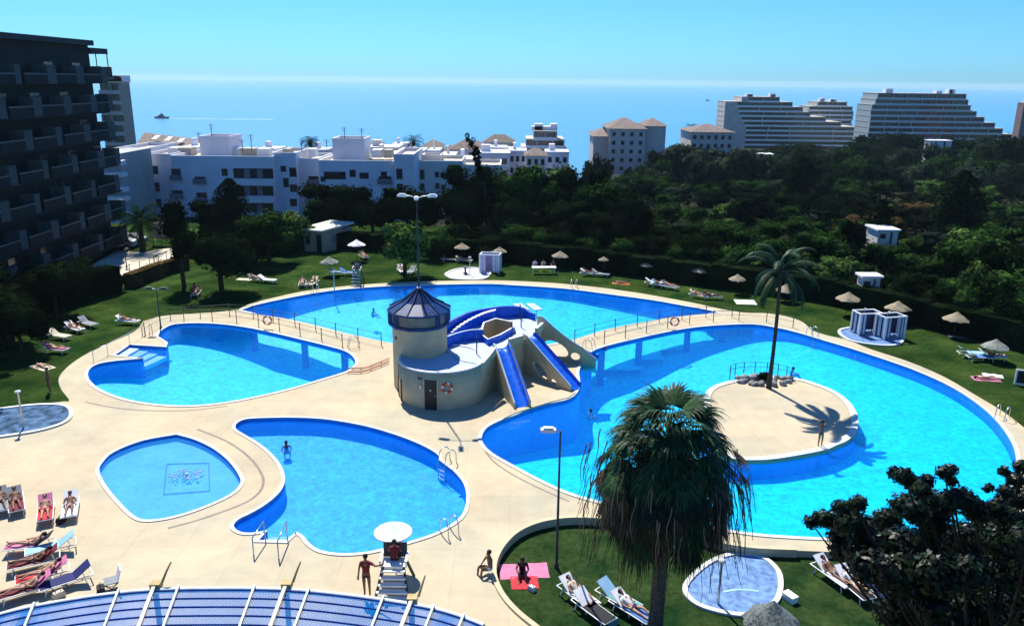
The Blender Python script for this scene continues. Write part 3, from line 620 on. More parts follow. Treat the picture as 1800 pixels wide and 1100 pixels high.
# ------------------------------------------------------------------ buildings
M_bwhite = mat('whitewashed_wall', (.70, .70, .74), .85, .06, scale=.3)
M_bwarm = mat('cream_wall', (.66, .62, .57), .85, .08, scale=.3)
M_bgrey = mat('grey_wall', (.36, .37, .35), .85, .1, scale=.3)
M_btan = mat('tan_wall', (.50, .44, .40), .85, .1, scale=.3)
M_glass = mat('window_glass', (.015, .02, .028), .15, .2, spec=.6)
M_shut = mat('grey_shutter', (.17, .18, .20), .7, .1)
M_tiler = mat('clay_roof_tile', (.15, .115, .095), .85, .3, scale=1.2)
M_ant = mat('antenna_metal', (.06, .065, .07), .5)
M_bal = mat('white_balcony', (.74, .74, .74), .8, .05)
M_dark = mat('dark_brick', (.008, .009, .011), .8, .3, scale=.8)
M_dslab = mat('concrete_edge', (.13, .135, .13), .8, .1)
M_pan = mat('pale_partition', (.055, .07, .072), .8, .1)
M_terr = mat('roof_terrace', (.42, .38, .31), .9, .1)
def win(t, x, z, w, h, Y, fr=M_glass, rail=False, sill=True):
    mb = MB(); mb.b3(x-w/2-.08, x+w/2+.08, Y-.03, Y+.04, z-h/2-.08, z+h/2+.08); o = mb.build('window', M_shut, t, world=True)
    mb = MB(); mb.b3(x-w/2, x+w/2, Y-.06, Y-.02, z-h/2, z+h/2); mb.build('pane', fr, o, world=True)
    if rail:
        mb = MB(); mb.b3(x-w/2-.25, x+w/2+.25, Y-.7, Y-.62, z-h/2-.1, z-h/2+.75); mb.b3(x-w/2-.25, x+w/2+.25, Y-.62, Y-.05, z-h/2-.2, z-h/2-.1); mb.build('balcony_rail', M_shut, t, world=True)
def antenna(t, x, y, z, h):
    mb = MB(); mb.cyl((x, y, z), (x, y, z+h), .07, n=5); mb.beam((x-.7, y, z+h*.92), (x+.7, y, z+h*.92), .06, .06); mb.beam((x-.45, y, z+h*.75), (x+.45, y, z+h*.75), .06, .06); mb.build('antenna', M_ant, t, world=True)
def block(t, name, u0, u1, v, Y, D, zb, m=M_bwhite, para=True, ztop=None):
    a, b = W(u0, v, Y), W(u1, v, Y); z = (a.z+b.z)/2 if ztop is None else ztop; mb = MB(); mb.b3(a.x, b.x, Y, Y+D, zb, z, 0); mb.build(name, m, t, world=True)
    if para:
        mb = MB(); e = .25
        for q in ((a.x-.03, b.x+.03, Y-.03, Y+e), (a.x-.03, b.x+.03, Y+D-e, Y+D+.03), (a.x-.03, a.x+e, Y+e, Y+D-e), (b.x-e, b.x+.03, Y+e, Y+D-e)): mb.b3(*q, z-.06, z+.7)
        mb.build('roof_parapet', m, t, world=True)
        mb = MB(); mb.b3(a.x+e, b.x-e, Y+e, Y+D-e, z+.004, z+.05); mb.build('roof_deck', M_terr, t, world=True)
    return a.x, b.x, z
# long white apartment block, at about 150 m
Y0 = 150
t = thing('apartment_block', 'long whitewashed apartment block with roof terraces behind the left trees', 'building', (W(400, 300, Y0).x, Y0, -6))
block(t, 'wing', 196, 250, 268, Y0+3, 16, -8); block(t, 'wing', 250, 300, 277, Y0+1.5, 14, -8); block(t, 'wing', 300, 478, 281, Y0, 16, -8)
block(t, 'wing', 478, 520, 275, Y0+2, 12, -8); block(t, 'wing', 520, 560, 285, Y0+4, 12, -8, para=True); block(t, 'wing', 560, 692, 289, Y0, 15, -8); block(t, 'wing', 692, 727, 278, Y0-1, 15, -8)
block(t, 'penthouse', 350, 403, 246, Y0+5, 7, 4); block(t, 'penthouse', 584, 640, 250, Y0+5, 7, 4)
for u, v, w_, h_, r_ in [(251, 294, 1.1, 1.3, 0), (272, 299, 1.1, 1.4, 0), (252, 320, 1.1, 1.2, 0), (275, 329, 1.1, 1.6, 0), (258, 347, 1.1, 1.4, 0), (278, 357, 1.1, 1.5, 0), (310, 306, 1.6, 1.8, 1), (312, 341, 2.0, 1.2, 1), (352, 316, 1.9, 1.0, 1), (355, 346, 1.8, 1.5, 1), (355, 372, 1.6, 1.8, 1), (395, 303, 1.0, 1.2, 0),
                     (498, 297, .9, 1.0, 0), (515, 303, 1.2, 1.6, 0), (503, 321, .9, 1.6, 0), (516, 331, 1.2, 1.3, 0), (516, 356, 1.2, 1.3, 0), (551, 316, 1.8, 1.2, 1), (550, 341, 1.4, 2.4, 1), (568, 315, .8, .8, 0), (620, 305, 1.0, 1.2, 0), (640, 309, 1.6, 1.0, 0), (675, 310, 1.0, 1.6, 0), (677, 316, 2.2, 1.1, 1), (702, 306, 1.0, 1.8, 0), (703, 330, 1.0, 1.3, 0)]:
    Yw = Y0+3 if u < 250 else Y0+1.5 if u < 300 else Y0 if u < 478 else Y0+2 if u < 520 else Y0+4 if u < 560 else Y0 if u < 692 else Y0-1
    p = W(u, v, Yw); win(t, p.x, p.z, w_, h_, Yw, rail=bool(r_))
for v in (314, 344, 374):                                 # recessed balconies
    for (u0, u1) in ((411, 481),):
        a, b = W(u0, v, Y0), W(u1, v, Y0); mb = MB(); mb.b3(a.x, b.x, Y0-.02, Y0+.05, a.z+.05, a.z+1.9); mb.build('balcony_recess', M_glass, t, world=True)
        mb = MB(); mb.b3(a.x+.3, b.x+.2, Y0-1.1, Y0-.03, a.z-1.15, a.z+.0); mb.build('balcony', M_bal, t, world=True)
        for k in (.28, .6): mb = MB(); x = a.x+(b.x-a.x)*k; mb.b3(x, x+1.0, Y0-.12, Y0-.03, a.z+.05, a.z+1.8); mb.build('awning_screen', M_shut, t, world=True)
a, b = W(570, 317, Y0), W(608, 317, Y0); mb = MB(); mb.b3(a.x, b.x, Y0-.05, Y0-.01, a.z+.2, a.z+1.6); mb.build('balcony_recess', M_glass, t, world=True)
for u, h in ((352, 1.8), (375, 3.4), (427, 2.2), (443, 3.2), (531, 2.4), (575, 2.4), (607, 2.8), (637, 2.6)):
    Yr = Y0+6; antenna(t, W(u, 270, Yr).x, Yr, W(u, 250, Yr).z if 350 < u < 403 or 584 < u < 640 else 6.4, h)
for u0, u1, c_ in ((408, 424, M_bal), (428, 452, M_terr), (455, 476, M_bal), (545, 556, M_bal), (300, 318, M_bal), (320, 340, M_terr), (655, 672, M_bal), (676, 690, M_terr), (500, 512, M_terr)):
    a, b = W(u0, 275, Y0+8), W(u1, 275, Y0+8); mb = MB(); z = W(400, 281, Y0).z; mb.b3(a.x, b.x, Y0+7, Y0+10, z, z+1.5); mb.build('roof_box', c_, t, world=True)
# balconied end wing at left of the white block
t = thing('apartment_block', 'narrow balconied white wing between the dark block and the white apartments', 'building', (W(205, 300, 138).x, 138, -6))
a, b = W(168, 300, 138), W(214, 300, 138); mb = MB(); mb.b3(a.x, b.x, 138, 150, -9, W(200, 270, 138).z); mb.build('wing_wall', M_bgrey, t, world=True)
for v in (285, 306, 332, 348, 375, 392, 408, 425): p = W(205, v, 138); mb = MB(); mb.b3(a.x+1, b.x+.8, 136.6, 138.3, p.z-.35, p.z+.35); mb.build('balcony', M_bal, t, world=True)
# bright wing right of the white block
Y1 = 158
t = thing('apartment_block', 'bright whitewashed house wing with small dark windows right of the long white block', 'building', (W(770, 300, Y1).x, Y1, -6))
block(t, 'wing', 729, 812, 289, Y1, 12, -9, M_bwarm); block(t, 'wing', 800, 880, 296, Y1+4, 12, -9, M_bwarm); block(t, 'penthouse', 742, 775, 279, Y1+5, 5, 2, M_bwarm)
for u, v, w_, h_ in [(733, 308, .6, .9), (742, 307, .8, 1.8), (742, 329, .8, 1.3), (768, 307, .7, 1.0), (778, 308, .7, 1.0), (792, 310, 2.2, 1.2), (769, 327, .7, 1.0), (779, 330, .7, 1.0), (769, 349, .7, 1.0), (805, 315, .9, 1.1)]: p = W(u, v, Y1 if u < 812 else Y1+4); win(t, p.x, p.z, w_, h_, Y1)
# roofscape of low houses in the middle distance
def house(label, u0, u1, v, Y, D=10, h=9, roof='flat', m=M_bwarm, rm=M_tiler, nw=3, group='low houses between the white block and the sea', floors=2):
    h += 12
    a, b = W(u0, v, Y), W(u1, v, Y); z = (a.z+b.z)/2; t = thing('house', label, 'house', ((a.x+b.x)/2, Y, z-h), 0, group)
    mb = MB(); mb.b3(a.x, b.x, Y, Y+D, z-h, z); mb.build('wall', m, t, world=True)
    if roof == 'hip':
        rh = min(3.5, (b.x-a.x)*.16+.8); e = .5; k = min((b.x-a.x), D)*.42; A_ = [(a.x-e, Y-e), (b.x+e, Y-e), (b.x+e, Y+D+e), (a.x-e, Y+D+e)]; r0 = (a.x+k, Y+D/2, z+rh); r1 = (b.x-k, Y+D/2, z+rh); q = [(x, y, z-.1) for x, y in A_]
        mb = MB(); mb.face([q[0], q[1], r1, r0]); mb.face([q[2], q[3], r0, r1]); mb.face([q[1], q[2], r1]); mb.face([q[3], q[0], r0]); mb.face([q[3], q[2], q[1], q[0]]); mb.build('roof', rm, t, world=True)
    else:
        mb = MB(); mb.b3(a.x-.15, b.x+.15, Y-.15, Y+D+.15, z, z+.5); mb.build('roof_parapet', m, t, world=True)
        mb = MB(); mb.b3(a.x+1, a.x+min(4, (b.x-a.x)*.4), Y+3, Y+6, z+.5, z+2.2); mb.build('roof_box', m, t, world=True)
    for f in range(floors):
        for k in range(nw): x = a.x+(b.x-a.x)*(k+.5)/nw; win(t, x, z-1.7-3*f, min(1.6, (b.x-a.x)/nw*.45), 1.3, Y)
    return t
house('low cream house with a flat roof behind the white block, left of the small palm', 645, 700, 262, 230, nw=4)
house('low white house with a flat roof in the middle distance, right of the small palm', 700, 745, 268, 215, nw=3, m=M_bwhite)
house('small hip roofed house in front of the sea, just right of the small palm', 742, 776, 258, 260, roof='hip', m=M_bwarm)
house('wide hip roofed house behind the leaning feathery tree', 790, 850, 262, 250, roof='hip', nw=4)
house('white gabled house right of the leaning feathery tree', 838, 896, 272, 210, m=M_bwhite, nw=3)
house('far row house with clay roof left of the stepped white apartments', 850, 905, 250, 330, roof='hip', nw=5, h=12)
house('far pale house with clay roof just behind the leaning feathery tree', 770, 815, 268, 300, roof='hip', nw=3)
house('flat roofed cream house below the stepped white apartments', 880, 960, 275, 225, m=M_bwhite, nw=4)
house('low white house by the left shore, right of the brown tiled roof', 320, 350, 262, 190, m=M_bwhite, nw=2)
rg = random.Random(31)
hs = [(648, 668, 254, 262, 'hip', 'tiny far hip roofed house, leftmost of the far row'), (690, 712, 256, 268, 'flat', 'tiny far white house left of the small palm top'), (752, 772, 268, 196, 'flat', 'small bright white house in front of the far hip roofs'), (776, 800, 276, 188, 'flat', 'small bright white house at the left foot of the leaning tree'), (800, 835, 283, 182, 'flat', 'low bright white terrace house just left of the leaning tree'), (862, 890, 262, 240, 'flat', 'white two storey house below the far clay roofs'),
      (895, 925, 268, 215, 'flat', 'white house at the left foot of the stepped white apartments'), (925, 960, 273, 205, 'hip', 'white hip roofed house in front of the stepped white apartments'), (960, 1000, 270, 220, 'flat', 'white house at the right foot of the stepped white apartments'), (715, 740, 279, 180, 'flat', 'low white terrace house directly behind the bright wing'), (655, 690, 274, 185, 'flat', 'low white terrace house behind the right penthouse'), (830, 848, 256, 285, 'hip', 'tiny far house with a clay roof behind the leaning tree top'), (610, 640, 262, 250, 'flat', 'far white house behind the right penthouse of the white block'), (545, 575, 266, 235, 'flat', 'far white house behind the middle of the white block'), (455, 490, 264, 240, 'flat', 'far white house behind the left part of the white block')]
for (u0, u1, v, Y_, rf_, lb) in hs: house(lb, u0, u1, v, Y_, 8, 8, rf_, M_bwhite if rg.random() < .6 else M_bwarm, M_tiler, 3)
# brown tiled roof at the left
t = thing('villa', 'low villa with a large brown tiled roof and pale skylights behind the white block', 'house', (W(285, 250, 205).x, 205, -8))
a, b = W(232, 258, 205), W(342, 262, 205); mb = MB(); mb.b3(a.x, b.x, 205, 225, -10, a.z); mb.build('wall', M_bwarm, t, world=True)
q0, q1, q2, q3 = W(238, 256, 204), W(345, 262, 204), W(338, 245, 214), W(254, 233, 214); mb = MB(); mb.face([q0, q1, q2, q3]); 
back_ = [Vector((q0.x, 226, q0.z)), Vector((q1.x, 226, q1.z))]; mb.face([back_[1], back_[0], q3, q2]); mb.face([q0, q3, back_[0]]); mb.face([q1, back_[1], q2]); rf_ = mb.build('roof', M_tiler, t, world=True)
for k, (u, v) in enumerate(((270, 246), (292, 247), (304, 252))):
    p = W(u, v, 208.5); q = q0.lerp(q3, .45); mb = MB(); x = a.x+(b.x-a.x)*(.3+.2*k); zc = q0.z+(q3.z-q0.z)*.5+.1; mb.box((x, 208.7, zc-.35*k+.35), (1.2, 3, .12), 0, 0, math.atan2(q3.z-q0.z, 10)); mb.build('skylight', M_bal, rf_, world=True)
for u in (277, 288, 297): p = W(u, 258, 205); win(t, p.x, p.z-.2, 1.0, 1.0, 205)
# slab blocks with stacked balconies --------------------------------
def slab(name, label, u0, u1, vtop, Y, D, fh, n, steps=None, m=M_btan, bm=M_bal, group=None, bays=8, blank=0.0, seed=1, roofbits=4):
    rg = random.Random(seed); a, b = W(u0, vtop, Y), W(u1, vtop, Y); z = (a.z+b.z)/2; t = thing(name, label, 'building', ((a.x+b.x)/2, Y, z-fh*n), 0, group); wd = b.x-a.x
    for f in range(n):
        l, r = (steps[min(f, len(steps)-1)] if steps else (0, 1)); x0, x1 = a.x+wd*l, a.x+wd*r; z1 = z-fh*f; z0 = z1-fh
        mb = MB(); mb.b3(x0, x1, Y+.9, Y+D, z0, z1-.02); mb.build('storey_wall', m, t, world=True)
        xb = x0+(x1-x0)*blank
        if blank: mb = MB(); mb.b3(x0-.1, xb, Y-.3, Y+.88, z0, z1+.02 if f == 0 else z1-.01); mb.build('blank_wall', m, t, world=True)
        mb = MB(); mb.b3(xb+.05, x1, Y+.80, Y+.89, z0+.9, z1-.35); mb.build('window_band', M_glass, t, world=True)
        mb = MB(); mb.b3(xb, x1+.3, Y-.25, Y+.0, z0-.1, z0+.95); mb.b3(xb, x1+.3, Y+.0, Y+.79, z0-.1, z0+.05); mb.build('balcony', bm, t, world=True)
        nb_ = max(2, int(bays*(x1-xb)/wd*(.5 if n > 12 and bays > 10 else .6)))
        for k in range(nb_+1):
            x = xb+(x1-xb)*k/nb_+(rg.uniform(-.6, .6) if 0 < k < nb_ else 0)
            if f < 9 and rg.random() < .85: mb = MB(); mb.b3(x-.2, x+.2, Y-.1, Y+.78, z0+.96, z1-.11); mb.build('partition', m, t, world=True)
        if f == 0 or (steps and f < len(steps) and steps[f] != steps[f-1]): mb = MB(); mb.b3(x0-.1, x1+.15, Y-.1, Y+D+.1, z1, z1+.35); mb.build('roof_slab', M_terr, t, world=True)
    for k in range(roofbits):
        x = a.x+wd*rg.uniform(.15, .85)*1; l, r = steps[0] if steps else (0, 1); x = a.x+wd*(l+(r-l)*rg.uniform(.1, .9)); s_ = rg.uniform(1, 2.2); mb = MB(); mb.b3(x-s_, x+s_, Y+3, Y+7, z+.36, z+rg.uniform(1.5, 2.6)); mb.build('roof_box', M_bwhite, t, world=True)
    return t
S = slab
S('apartment_tower', 'slim grey tower with stacked white balconies beside the dark left block', 172, 208, 146, 245, 7, 3.0, 20, None, mat('dim_grey_wall', (.20, .21, .19), .85), M_bgrey, bays=4, seed=2)
S('apartment_building', 'stepped whitewashed apartment building with tall rear block by the sea, centre', 892, 1003, 232, 265, 16, 2.6, 8, [(.42, .78), (.30, .9), (.22, .94), (.12, .94), (.05, .95), (0, .95)], mat('lilac_white_wall', (.40, .40, .46), .85), M_bal, bays=9, seed=3)
# hip roofed villa block
def hipblock(label, u0, u1, v_eave, v_ridge, Y, D, zb, m, cols, rows, rm=M_tiler):
    a, b = W(u0, v_eave, Y), W(u1, v_eave, Y); z = (a.z+b.z)/2; t = thing('apartment_building', label, 'building', ((a.x+b.x)/2, Y, zb)); mb = MB(); mb.b3(a.x, b.x, Y, Y+D, zb, z); mb.build('wall', m, t, world=True)
    rh = W((u0+u1)/2, v_ridge, Y+D/2).z; e = .8; k = min(b.x-a.x, D)*.45; q = [(a.x-e, Y-e, z-.1), (b.x+e, Y-e, z-.1), (b.x+e, Y+D+e, z-.1), (a.x-e, Y+D+e, z-.1)]; r0 = (a.x+k, Y+D/2, rh); r1 = (b.x-k, Y+D/2, rh)
    mb = MB(); mb.face([q[0], q[1], r1, r0]); mb.face([q[2], q[3], r0, r1]); mb.face([q[1], q[2], r1]); mb.face([q[3], q[0], r0]); mb.face(q[::-1]); mb.build('roof', rm, t, world=True)
    for i in range(cols):
        for j in range(rows): x = a.x+(b.x-a.x)*(i+.5)/cols; win(t, x, z-2-3*j, 1.1, 1.3, Y)
    return t, a, b, z
t, a, b, z = hipblock('tan hip roofed apartment house standing above the dark trees right of centre', 1072, 1135, 226, 207, 290, 22, -12, M_btan, 4, 5)
x0, x1 = W(1044, 238, 292).x, W(1172, 220, 292).x; mb = MB(); mb.b3(x0, a.x-.05, 293, 308, -12, W(1055, 240, 292).z); mb.build('side_wing', M_btan, t, world=True); mb = MB(); mb.b3(b.x+.05, x1, 293, 310, -12, W(1155, 222, 292).z); mb.build('side_wing', M_btan, t, world=True)
mb = MB(); zz_ = W(1155, 222, 292).z
q = [(b.x, 292, zz_), (x1+.8, 292, zz_), (x1+.8, 311, zz_), (b.x, 311, zz_)]; r = ((b.x+x1)/2, 301, zz_+2.6); 
for i in range(4): mb.face([q[i], q[(i+1) % 4], r])
mb.build('side_roof', M_tiler, t, world=True)
zz_ = W(1055, 240, 292).z; q = [(x0-.8, 292, zz_), (a.x, 292, zz_), (a.x, 309, zz_+2.4), (x0-.8, 309, zz_+.5)]; mb = MB(); mb.face(q); mb.build('side_roof', M_tiler, t, world=True)
hipblock('low tan house with a clay roof left of the tall slab block', 1216, 1290, 232, 218, 300, 20, -18, M_btan, 6, 4)
S('slab_block', 'tall stepped slab block with rows of white balconies by the sea', 1276, 1512, 172, 520, 20, 2.95, 13, [(.12, .40), (0, .50), (0, .58), (0, .64), (0, .76), (0, .88), (0, 1), (0, 1)], M_btan, M_bal, 'slab blocks by the sea', 14, .17, 4)
S('slab_block', 'shorter slab block with balconies behind the gap between the two long ones', 1422, 1502, 180, 560, 20, 2.95, 14, [(.2, .85), (.02, .97), (0, 1)], M_bgrey, M_bal, 'slab blocks by the sea', 8, 0, 5)
S('slab_block', 'widest stepped slab block with green tinted balconies near the right edge', 1536, 1794, 166, 450, 20, 3.0, 12, [(.03, .63), (.02, .65), (0, .68), (0, .72), (0, .78), (0, .86), (0, .92), (0, 1)], mat('green_grey_wall', (.30, .37, .37), .85), mat('pale_balcony', (.55, .60, .60), .8), 'slab blocks by the sea', 18, 0, 6)
S('slab_block', 'reddish block cut by the right picture edge', 1800, 1860, 182, 400, 5, 3.0, 12, None, mat('reddish_wall', (.24, .16, .15), .85), M_bgrey, 'slab blocks by the sea', 4, .5, 7)
# dark near block on the left, its balconied side faces the pools -------
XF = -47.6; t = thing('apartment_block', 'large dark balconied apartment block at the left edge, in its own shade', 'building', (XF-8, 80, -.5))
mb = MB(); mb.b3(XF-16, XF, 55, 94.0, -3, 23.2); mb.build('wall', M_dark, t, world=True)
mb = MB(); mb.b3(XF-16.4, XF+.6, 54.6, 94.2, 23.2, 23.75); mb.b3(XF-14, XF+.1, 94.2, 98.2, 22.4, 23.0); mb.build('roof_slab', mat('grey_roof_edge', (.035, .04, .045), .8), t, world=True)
rg = random.Random(5)
bay = 5.4
for f in range(8):
    z0 = 20.1-3*f-.0
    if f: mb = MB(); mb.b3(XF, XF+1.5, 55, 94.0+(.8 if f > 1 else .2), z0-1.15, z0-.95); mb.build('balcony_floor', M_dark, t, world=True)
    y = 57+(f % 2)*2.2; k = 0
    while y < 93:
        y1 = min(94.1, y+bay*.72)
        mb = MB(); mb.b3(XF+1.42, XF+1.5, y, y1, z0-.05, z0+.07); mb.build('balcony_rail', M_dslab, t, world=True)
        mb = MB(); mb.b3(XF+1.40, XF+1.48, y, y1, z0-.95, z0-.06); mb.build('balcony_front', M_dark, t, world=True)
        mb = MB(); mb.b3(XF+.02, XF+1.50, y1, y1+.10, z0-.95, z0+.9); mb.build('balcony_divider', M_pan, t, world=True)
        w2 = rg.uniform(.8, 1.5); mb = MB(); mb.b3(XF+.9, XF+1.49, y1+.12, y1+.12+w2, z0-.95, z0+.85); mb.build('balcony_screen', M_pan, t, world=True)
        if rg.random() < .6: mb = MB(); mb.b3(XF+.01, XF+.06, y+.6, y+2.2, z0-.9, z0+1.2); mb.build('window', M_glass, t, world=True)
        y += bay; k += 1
# glazed corner balcony at the top
mb = MB(); mb.b3(XF-4, XF+.3, 94.1, 98.6, 19.6, 19.85)
for x in (XF-4, XF-2.6, XF-1.2, XF+.1): mb.cyl((x, 97.9, 19.8), (x, 97.9, 22.4), .06, n=5)
mb.build('corner_terrace', M_dslab, t, world=True)
mb = MB(); mb.b3(XF-4, XF+.2, 98.4, 98.48, 19.86, 21.0); mb.build('terrace_rail', M_pan, t, world=True)
# small service hut on the far lawn
bA = P(529, 441, 0); bB = P(568, 444, 0); bC = P(620, 432, 0)
t = thing('service_hut', 'small beige service hut with a pale flat roof and dark doorway on the far lawn', 'hut', (bA.x, bA.y, 0)); hh = zat(bB, 408)
q = [bA, bB, bC, bC+(bA-bB)]; mb = MB(); mb.prism([(p.x, p.y) for p in q], -.1, hh); mb.build('wall', mat('hut_wall', (.30, .27, .20), .85, .1), t, world=True)
cc = sum((Vector((p.x, p.y, 0)) for p in q), Vector())/4; rq = [cc+(Vector((p.x, p.y, 0))-cc)*1.10 for p in q]; mb = MB(); mb.prism([(p.x, p.y) for p in rq], lambda p: hh+(p[1]-bB.y)*.06, lambda p: hh+.22+(p[1]-bB.y)*.06); mb.build('roof', mat('pale_roof', (.62, .60, .50), .8), t, world=True)
for (p0, p1, k0, k1, z1, nm, mm) in ((bA, bB, .74, .95, 2.1, 'door', M_black), (bA, bB, .25, .45, 1.9, 'window', M_glass), (bB, bC, .3, .5, 1.9, 'window', M_shut)):
    a = p0.lerp(p1, k0); b = p0.lerp(p1, k1); d = (p1-p0).normalized(); nn = Vector((d.y, -d.x, 0)); mb = MB(); z0 = 0 if nm == 'door' else .9; mb.add([a+Vector((0, 0, z0)), b+Vector((0, 0, z0)), b+Vector((0, 0, z1)), a+Vector((0, 0, z1))]+[q_+nn*.05 for q_ in (a+Vector((0, 0, z0)), b+Vector((0, 0, z0)), b+Vector((0, 0, z1)), a+Vector((0, 0, z1)))], [(4, 5, 6, 7), (0, 1, 5, 4), (3, 7, 6, 2), (0, 4, 7, 3), (1, 2, 6, 5)]); mb.build(nm, mm, t, world=True)
# court with its wire fence
crt = [P(u, v, 0) for u, v in [(140, 478), (205, 441), (250, 444), (300, 436), (312, 450), (278, 470), (228, 488)]]
mb = MB(); mb.prism([(p.x, p.y) for p in crt], -.1, .03); struct(mb, 'court_surface', M_court)
railing('court_fence', 'rusty wire fence along the pool side of the bright court', [P(u, v, 0) for u, v in [(212, 506), (240, 496), (275, 483), (310, 468), (345, 462)]], 1.6, 2.0, 4, mat('rusty_mesh', (.16, .11, .08), .8), group=None, zb=0)
railing('court_fence', 'low dark fence behind the bright court', [P(u, v, 0) for u, v in [(205, 438), (250, 441), (300, 433)]], 2.0, 1.2, 2, M_dgrey, group=None, zb=0)
for (u, v, vt, lb) in ((223, 471, 440, 'thin dark lamp post standing in the middle of the bright court'), (273, 476, 452, 'thin dark lamp post at the fence of the bright court')):
    b = P(u, v, 0); lamp(lb, (b.x, b.y, 0), zat(b, vt), 1, .05, [90], arm=.2, hm=M_rail)
# red and white shop parasol / sign beyond the court
b = P(287, 431, 0); t = thing('hoarding', 'pale pink hoarding on two posts beyond the bright court', 'sign', (b.x, b.y, -.4)); mb = MB(); mb.box((0, 0, 2.2), (2.6, .12, 1.9)); mb.build('panel', mat('pink_panel', (.55, .36, .34), .7), t)
for s in (-1, 1): mb = MB(); mb.cyl((s*1.2, 0, 0), (s*1.2, 0, 3.1), .06); mb.build('post', M_dgrey, t)
# parked white van-like car by the court, in simple but full form
def car(label, u, v, rz, colr=M_bal):
    b = P(u, v, 0); t = thing('parked_car', label, 'car', (b.x, b.y, 0), rz)
    mb = MB(); pr_ = [(-2.1, .35), (-2.1, .85), (-1.35, .98), (-.7, 1.42), (.9, 1.45), (1.7, 1.0), (2.1, .9), (2.15, .35)]
    n = len(pr_); vs = [(x, s*(.85 if z < 1.05 else .68), z) for s in (-1, 1) for x, z in pr_]; mb.add(vs, [tuple(range(n)), tuple(range(2*n-1, n-1, -1))]+[(i, (i+1) % n, n+(i+1) % n, n+i) for i in range(n)]); mb.build('body', colr, t, fixn=True)
    for s in (-1, 1): mb = MB(); mb.face([(-.95, s*.80, 1.02), (1.25, s*.80, 1.05), (.8, s*.73, 1.38), (-.6, s*.73, 1.36)]); mb.build('side_window', M_glass, t)
    for x in (-1.3, 1.3):
        for s in (-1, 1): mb = MB(); mb.cyl((x, s*.72, .32), (x, s*.90, .32), .32, n=14); mb.build('wheel', M_black, t)
    mb = MB(); mb.face([(-1.38, -.62, 1.0), (-1.38, .62, 1.0), (-.74, .6, 1.40), (-.74, -.6, 1.40)]); mb.build('windscreen', M_glass, t)
car('white parked car at the far left corner of the bright court', 207, 436, R(10)); car('silver parked car behind the palm beyond the court', 226, 431, R(5), M_shut)
# boats
def boat(label, u, v, ln, h, m=M_dgrey):
    p = P(u, v, -40); t = thing('boat', label, 'boat', p, 0, 'boats on the open sea'); n = 9; mb = MB(); top_ = [(-ln/2, -ln*.09), (ln*.3, -ln*.10), (ln/2, 0), (ln*.3, ln*.10), (-ln/2, ln*.09)]
    mb.sheet([top_], z=h*.35); mb.add([(x, y, h*.35) for x, y in top_]+[(x*.9, y*.7, -.3) for x, y in top_], [(i, (i+1) % 5, 5+(i+1) % 5, 5+i) for i in range(5)]); mb.build('hull', m, t)
    mb = MB(); mb.b3(-ln*.25, ln*.15, -ln*.06, ln*.06, h*.35, h*.62); mb.b3(-ln*.1, ln*.08, -ln*.04, ln*.04, h*.62, h*.85); mb.build('cabin', m, t)
    mb = MB(); mb.cyl((0, 0, h*.8), (0, 0, h*1.35), .18); mb.build('mast', m, t)
boat('dark boat with a low cabin on the sea at the left, trailing a pale wake', 285, 208.5, 22, 8, mat('boat_hull', (.03, .05, .09), .6)); boat('tiny dark boat on the sea left of the slab blocks', 1244, 177.5, 16, 6, MATS['boat_hull'])
wp = [P(u, v, -39.9) for u, v in [(297, 208.6), (480, 209.8), (480, 211), (297, 209.4)]]; mb = MB(); mb.face(wp); struct(mb, 'wake_water', mat('wake_foam', (.10, .29, .43), .5, .4, scale=.05))
# solar mat roof in the foreground ---------------------------------------
M_sol = mat('blue_solar_mat', (.001, .085, .36), .8, .15, scale=2, spec=0); M_sol2 = mat('light_blue_rib', (.002, .17, .52), .8, .1, spec=0)
ed = crv([(-70, 1104), (0, 1084), (60, 1070), (160, 1053), (260, 1042), (380, 1039), (505, 1041), (620, 1052), (740, 1070), (800, 1085), (850, 1104)], False, 6)
t = thing('pergola', 'curved snack bar pergola roofed with blue ribbed solar mats and white beams', 'pergola', P(400, 1090, 0))
ZR = 3.0
E = [P(p.x, p.y, ZR) for p in ed]; I = [P(p.x-75-abs(p.x-400)*.02, p.y+210, ZR-.15) for p in ed]; 
rows = 12; fine = 8
for r_ in range(rows):
    mb = MB(); k0, k1 = r_/rows, (r_+1)/rows
    for i in range(len(E)-1):
        for q in range(fine):
            a0 = E[i].lerp(E[i+1], q/fine); a1 = E[i].lerp(E[i+1], (q+1)/fine); b0 = I[i].lerp(I[i+1], q/fine); b1 = I[i].lerp(I[i+1], (q+1)/fine)
            am = a0.lerp(a1, .55); bm_ = b0.lerp(b1, .55); up = Vector((0, 0, .05)); z_ = Vector((0, 0, -.10*k0))
            for (pa, pb, qa, qb, mi, hh_) in ((a0, am, b0, bm_, 0, 0), (am, a1, bm_, b1, 1, 1)):
                pts = [pa.lerp(qa, k0), pb.lerp(qb, k0), pb.lerp(qb, k1), pa.lerp(qa, k1)]; mb.face([p+up*hh_ for p in pts], mi)
    mb.build('solar_mat', [M_sol, M_sol2], t, world=True)
    mb = MB(); mb.tube([E[i].lerp(I[i], k0)+Vector((0, 0, .05)) for i in range(len(E))], .035, 5); mb.build('header_pipe', mat('navy_pipe', (.003, .02, .16), .6, spec=.05), t, world=True)
mb = MB(); mb.tube([p+Vector((0, .12, 0)) for p in E], .10, 6); mb.build('edge_gutter', mat('pale_beam', (.52, .60, .56), .6), t, world=True)
def at_edge(u):
    for i in range(len(ed)-1):
        if ed[i].x <= u <= ed[i+1].x: k = (u-ed[i].x)/(ed[i+1].x-ed[i].x); return E[i].lerp(E[i+1], k), I[i].lerp(I[i+1], k)
M_post = mat('ochre_wood', (.42, .32, .14), .8, .15)
